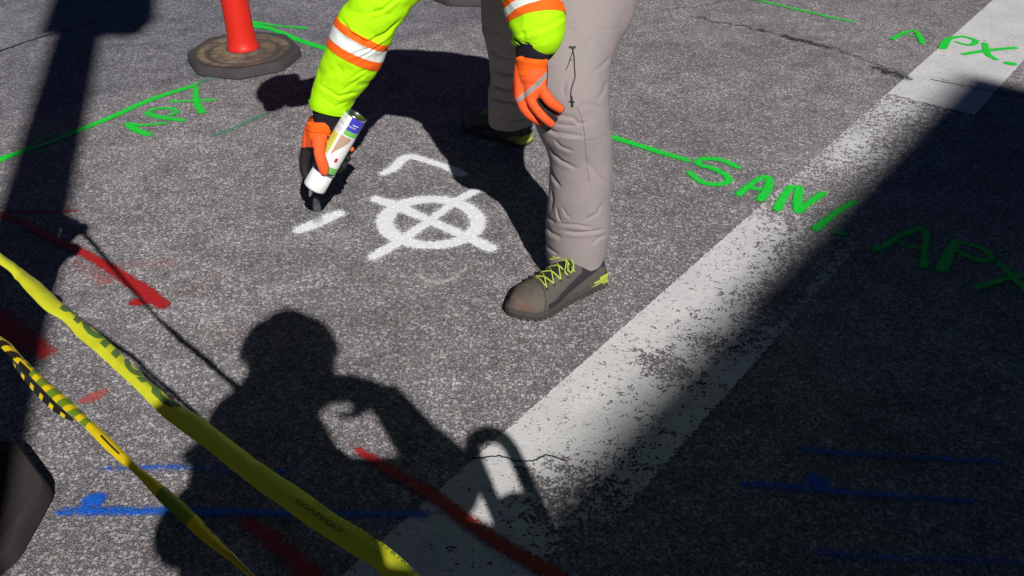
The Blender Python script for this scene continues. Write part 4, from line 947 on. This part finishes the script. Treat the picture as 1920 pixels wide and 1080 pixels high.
cpart('cap', lathe([(rc-.0035, z0c-.004), (rc-.0005, z0c-.008), (rc+.0005, .006), (rc-.001, .001), (rc-.003, .0), (rc-.004, .003), (rc-.006, .02), (.001, .022)], 48), [M_CANW])
cpart('nozzle', lathe([(.001, .004), (.005, .005), (.006, .012), (.006, .022)], 20), [M_SOLE])

# spray mist
nzp = cbn+ax*.004; gpnt = gp(597, 419)
def mistmat():
    q = NT('paint_mist'); q.n.remove(q.b); v = q.new('ShaderNodeVolumePrincipled'); v.inputs['Color'].default_value = (.95, .95, 1, 1)
    at = q.new('ShaderNodeTexCoord').outputs['Object']; n = q.noise(at, 60, 3)
    v.inputs['Anisotropy'].default_value = .0; q.put(v.inputs['Density'], q.math('MULTIPLY', q.ss(n, .3, .75), 16)); q.t.links.new(v.outputs[0], q.out.inputs['Volume']); return q.m
rws = [(*(nzp.lerp(gpnt, t)), .003+.017*t, .003+.017*t) for t in (0, .25, .5, .75, .96)]
ms = link('spray_mist', fixn(mesh(*tube(rws, 12, 20, cap=True, up=(1, 0, 0)))), None, [mistmat()]); tag(ms, 'faint white paint mist blowing from the can cap to the fresh dash', 'paint mist')

# ------------------------------------------------------------------ photographer (behind the camera; the shadow in the foreground)
Pn = wthing('person', 'photographer holding up a phone behind the camera, seen only by the shadow on the road', 'person', (-.08, -.35, 0))
def shp(px, py, z): return gp(px, py)-LH*z*k+Vector((0, 0, z))
k = 1/math.tan(SUN_EL)
shr, shl = shp(600, 925, 1.36), shp(448, 878, 1.36); elr, ell = shp(845, 905, 1.13), shp(340, 1005, 1.10)
wrr, wrl = shp(716, 738, 1.385), shp(480, 930, 1.12); chn = shp(515, 750, 1.42)
hc = shp(540, 668, 1.60); hp_, HM, HL = head_parts(hc, (-.55, .70, -.45), (0, .5, .85), 1.1)
print('ph', shr, shl, elr, ell, wrr, wrl, hc)
b_ = list(hp_)+[capsule([hc+Vector((0, -.02, -.05)), chn, chn+Vector((0, -.03, -.08))], [.062, .062, .075], 8), capsule([shr, shl], [.055, .055], 8), capsule([(-.09, -.20, 1.28), (-.09, -.25, 1.1), (-.085, -.30, .92)], [.09, .10, .12], 12),
     capsule([shr, elr, wrr], [.045, .036, .024], 8), capsule([shl, ell, wrl], [.045, .036, .024], 8)]
fr, fl = Vector((.03, -.36, 0)), Vector((-.21, -.33, 0))
b_ += [capsule([(.0, -.33, .9), (.02, -.31, .5), (fr.x, fr.y, .08)], [.085, .055, .04], 8), capsule([(-.17, -.33, .9), (-.20, -.29, .5), (fl.x, fl.y, .08)], [.085, .055, .04], 8)]
b_ += generic_hand(wrr, (-1, -.25, .42), (.3, -.3, .9), -1); b_ += generic_hand(wrl, (.6, .5, .1), (-.2, .2, .9), 1)
link('body', remeshed(*join(*b_), .007, 3), Pn, [M_SKIN])
tp = [shp(515, 745, 1.43), shp(500, 790, 1.38), shp(500, 850, 1.28), shp(500, 960, 1.12), Vector((-.09, -.27, .88))]
jk = [tube([(*tp[4], .13, .17), (*tp[3], .12, .165), (*tp[2], .115, .155), (*tp[1], .085, .13), (*tp[0], .062, .085)], 60, 60, cloth(.005, 1.5, 1), cap=True, up=(0, 1, 0)), capsule([shl, (shl+shr)/2, shr], [.07, .08, .07], 12),
      tube([(*(shr+Vector((-.03, 0, .0))), .07, .07), (*shr.lerp(elr, .5), .062, .062), (*elr, .064, .064), (*elr.lerp(wrr, .5), .053, .053), (*elr.lerp(wrr, .95), .044, .044)], 80, 32, cloth(.004, 2, 2), cap=True),
      tube([(*(shl+Vector((.03, 0, .0))), .07, .07), (*shl.lerp(ell, .5), .062, .062), (*ell, .056, .056), (*ell.lerp(wrl, .5), .048, .048), (*ell.lerp(wrl, .92), .036, .036)], 80, 32, cloth(.004, 2, 2), cap=True)]
link('jacket', mesh(*join(*jk)), Pn, [M_SHIRT])
pt = [tube([(.0, -.33, .93, .11, .11), (.02, -.31, .5, .085, .085), (fr.x, fr.y, .05, .085, .085)], 80, 32, cloth(.004, 1.6, 3), cap=True), tube([(-.17, -.33, .93, .11, .11), (-.20, -.29, .5, .085, .085), (fl.x, fl.y, .05, .085, .085)], 80, 32, cloth(.004, 1.6, 3), cap=True), ball((-.085, -.33, .93), (.18, .13, .12), 14)]
link('trousers', mesh(*join(*pt)), Pn, [M_JEAN])
shoe(fr+Vector((0, -.08, 0)), (.1, 1), 1, Pn, 1, False); shoe(fl+Vector((0, -.08, 0)), (-.15, 1), -1, Pn, 1, False)
cap_ = []
for i in range(13):
    a = pi/2*i/12
    for j in range(32):
        t = 2*pi*j/32; cap_.append(HL(-.008+.120*cos(a)**.8*cos(t), .114*cos(a)**.8*sin(t), .0+.108*sin(a)))
cap_o = link('cap', mesh(cap_, HF), Pn, [M_CAP]); m_ = cap_o.modifiers.new('s', 'SOLIDIFY'); m_.thickness = .003
vv = [HL(.095+.055*i/6*(1-.35*(j/8-1)**2*1.0)+.012, (-.06+.12*j/16)*(1-.25*i/6), .005-.010*i/6-.02*(j/8-1)**2) for i in range(7) for j in range(17)]
vo = link('brim', mesh(vv, [(i*17+j, i*17+j+1, (i+1)*17+j+1, (i+1)*17+j) for i in range(6) for j in range(16)]), cap_o, [M_CAP]); m_ = vo.modifiers.new('s', 'SOLIDIFY'); m_.thickness = .003
m_.thickness = .014; vo.matrix_parent_inverse = Matrix()
link('hair', mesh(*join(ball(HL(-.02, 0, -.01), (.112, .110, .105), 14, HM), capsule([HL(-.04, 0, -.05), chn+Vector((0, -.04, .02)), chn+Vector((0, -.06, -.06))], [.10, .088, .07], 12))), Pn, [M_HAIR])
for s in (-1, 1): link('eye', mesh(*ball(HL(.073, s*.030, .010), .013, 8)), Pn, [M_CANW])
bag = wthing('shade_bag', 'soft bag at the right hip of the photographer, added unseen to fill the shadow', 'bag', (.22, -.07, .94))  # unseen pouch added to darken the road below the elbow's shadow
link('pouch', mesh(*ball((.20, -.075, .92), (.27, .055, .165), 18)), bag, [M_SHIRT])
link('strap', mesh(*tube([(.05, -.08, 1.07, .006, .02), (-.02, -.10, 1.25, .006, .02), (-.10, -.16, 1.40, .006, .02), (-.2, -.30, 1.42, .006, .02)], 30, 10, up=(1, 0, 0))), bag, [M_CAP])
# phone: a landscape slab just behind the lens
MPh = Matrix(((1, 0, 0, -.03), (0, -DN.y, FW.y, 0), (0, -DN.z, FW.z, CZ), (0, 0, 0, 1)))
ph = thing('phone', 'phone held level behind the camera lens, seen only by its shadow', 'phone')
pme = bevelled(mesh(*box(-.06, .098, -.05, .022, -.016, -.007), smooth=False), .003)
ph.matrix_world = MPh
for nm, me_, mt in (('case', pme, M_PHONE), ('screen', mesh(*box(-.055, .093, -.046, .018, -.0168, -.0162), smooth=False), M_GLASS)):
    o = bpy.data.objects.new(nm, me_); COL.objects.link(o); o.parent = ph; me_.materials.append(mt)
print('objects', len(bpy.data.objects), 'marks z', MZ[0])
for o in bpy.data.objects:
    if 'wp' in o: del o['wp']
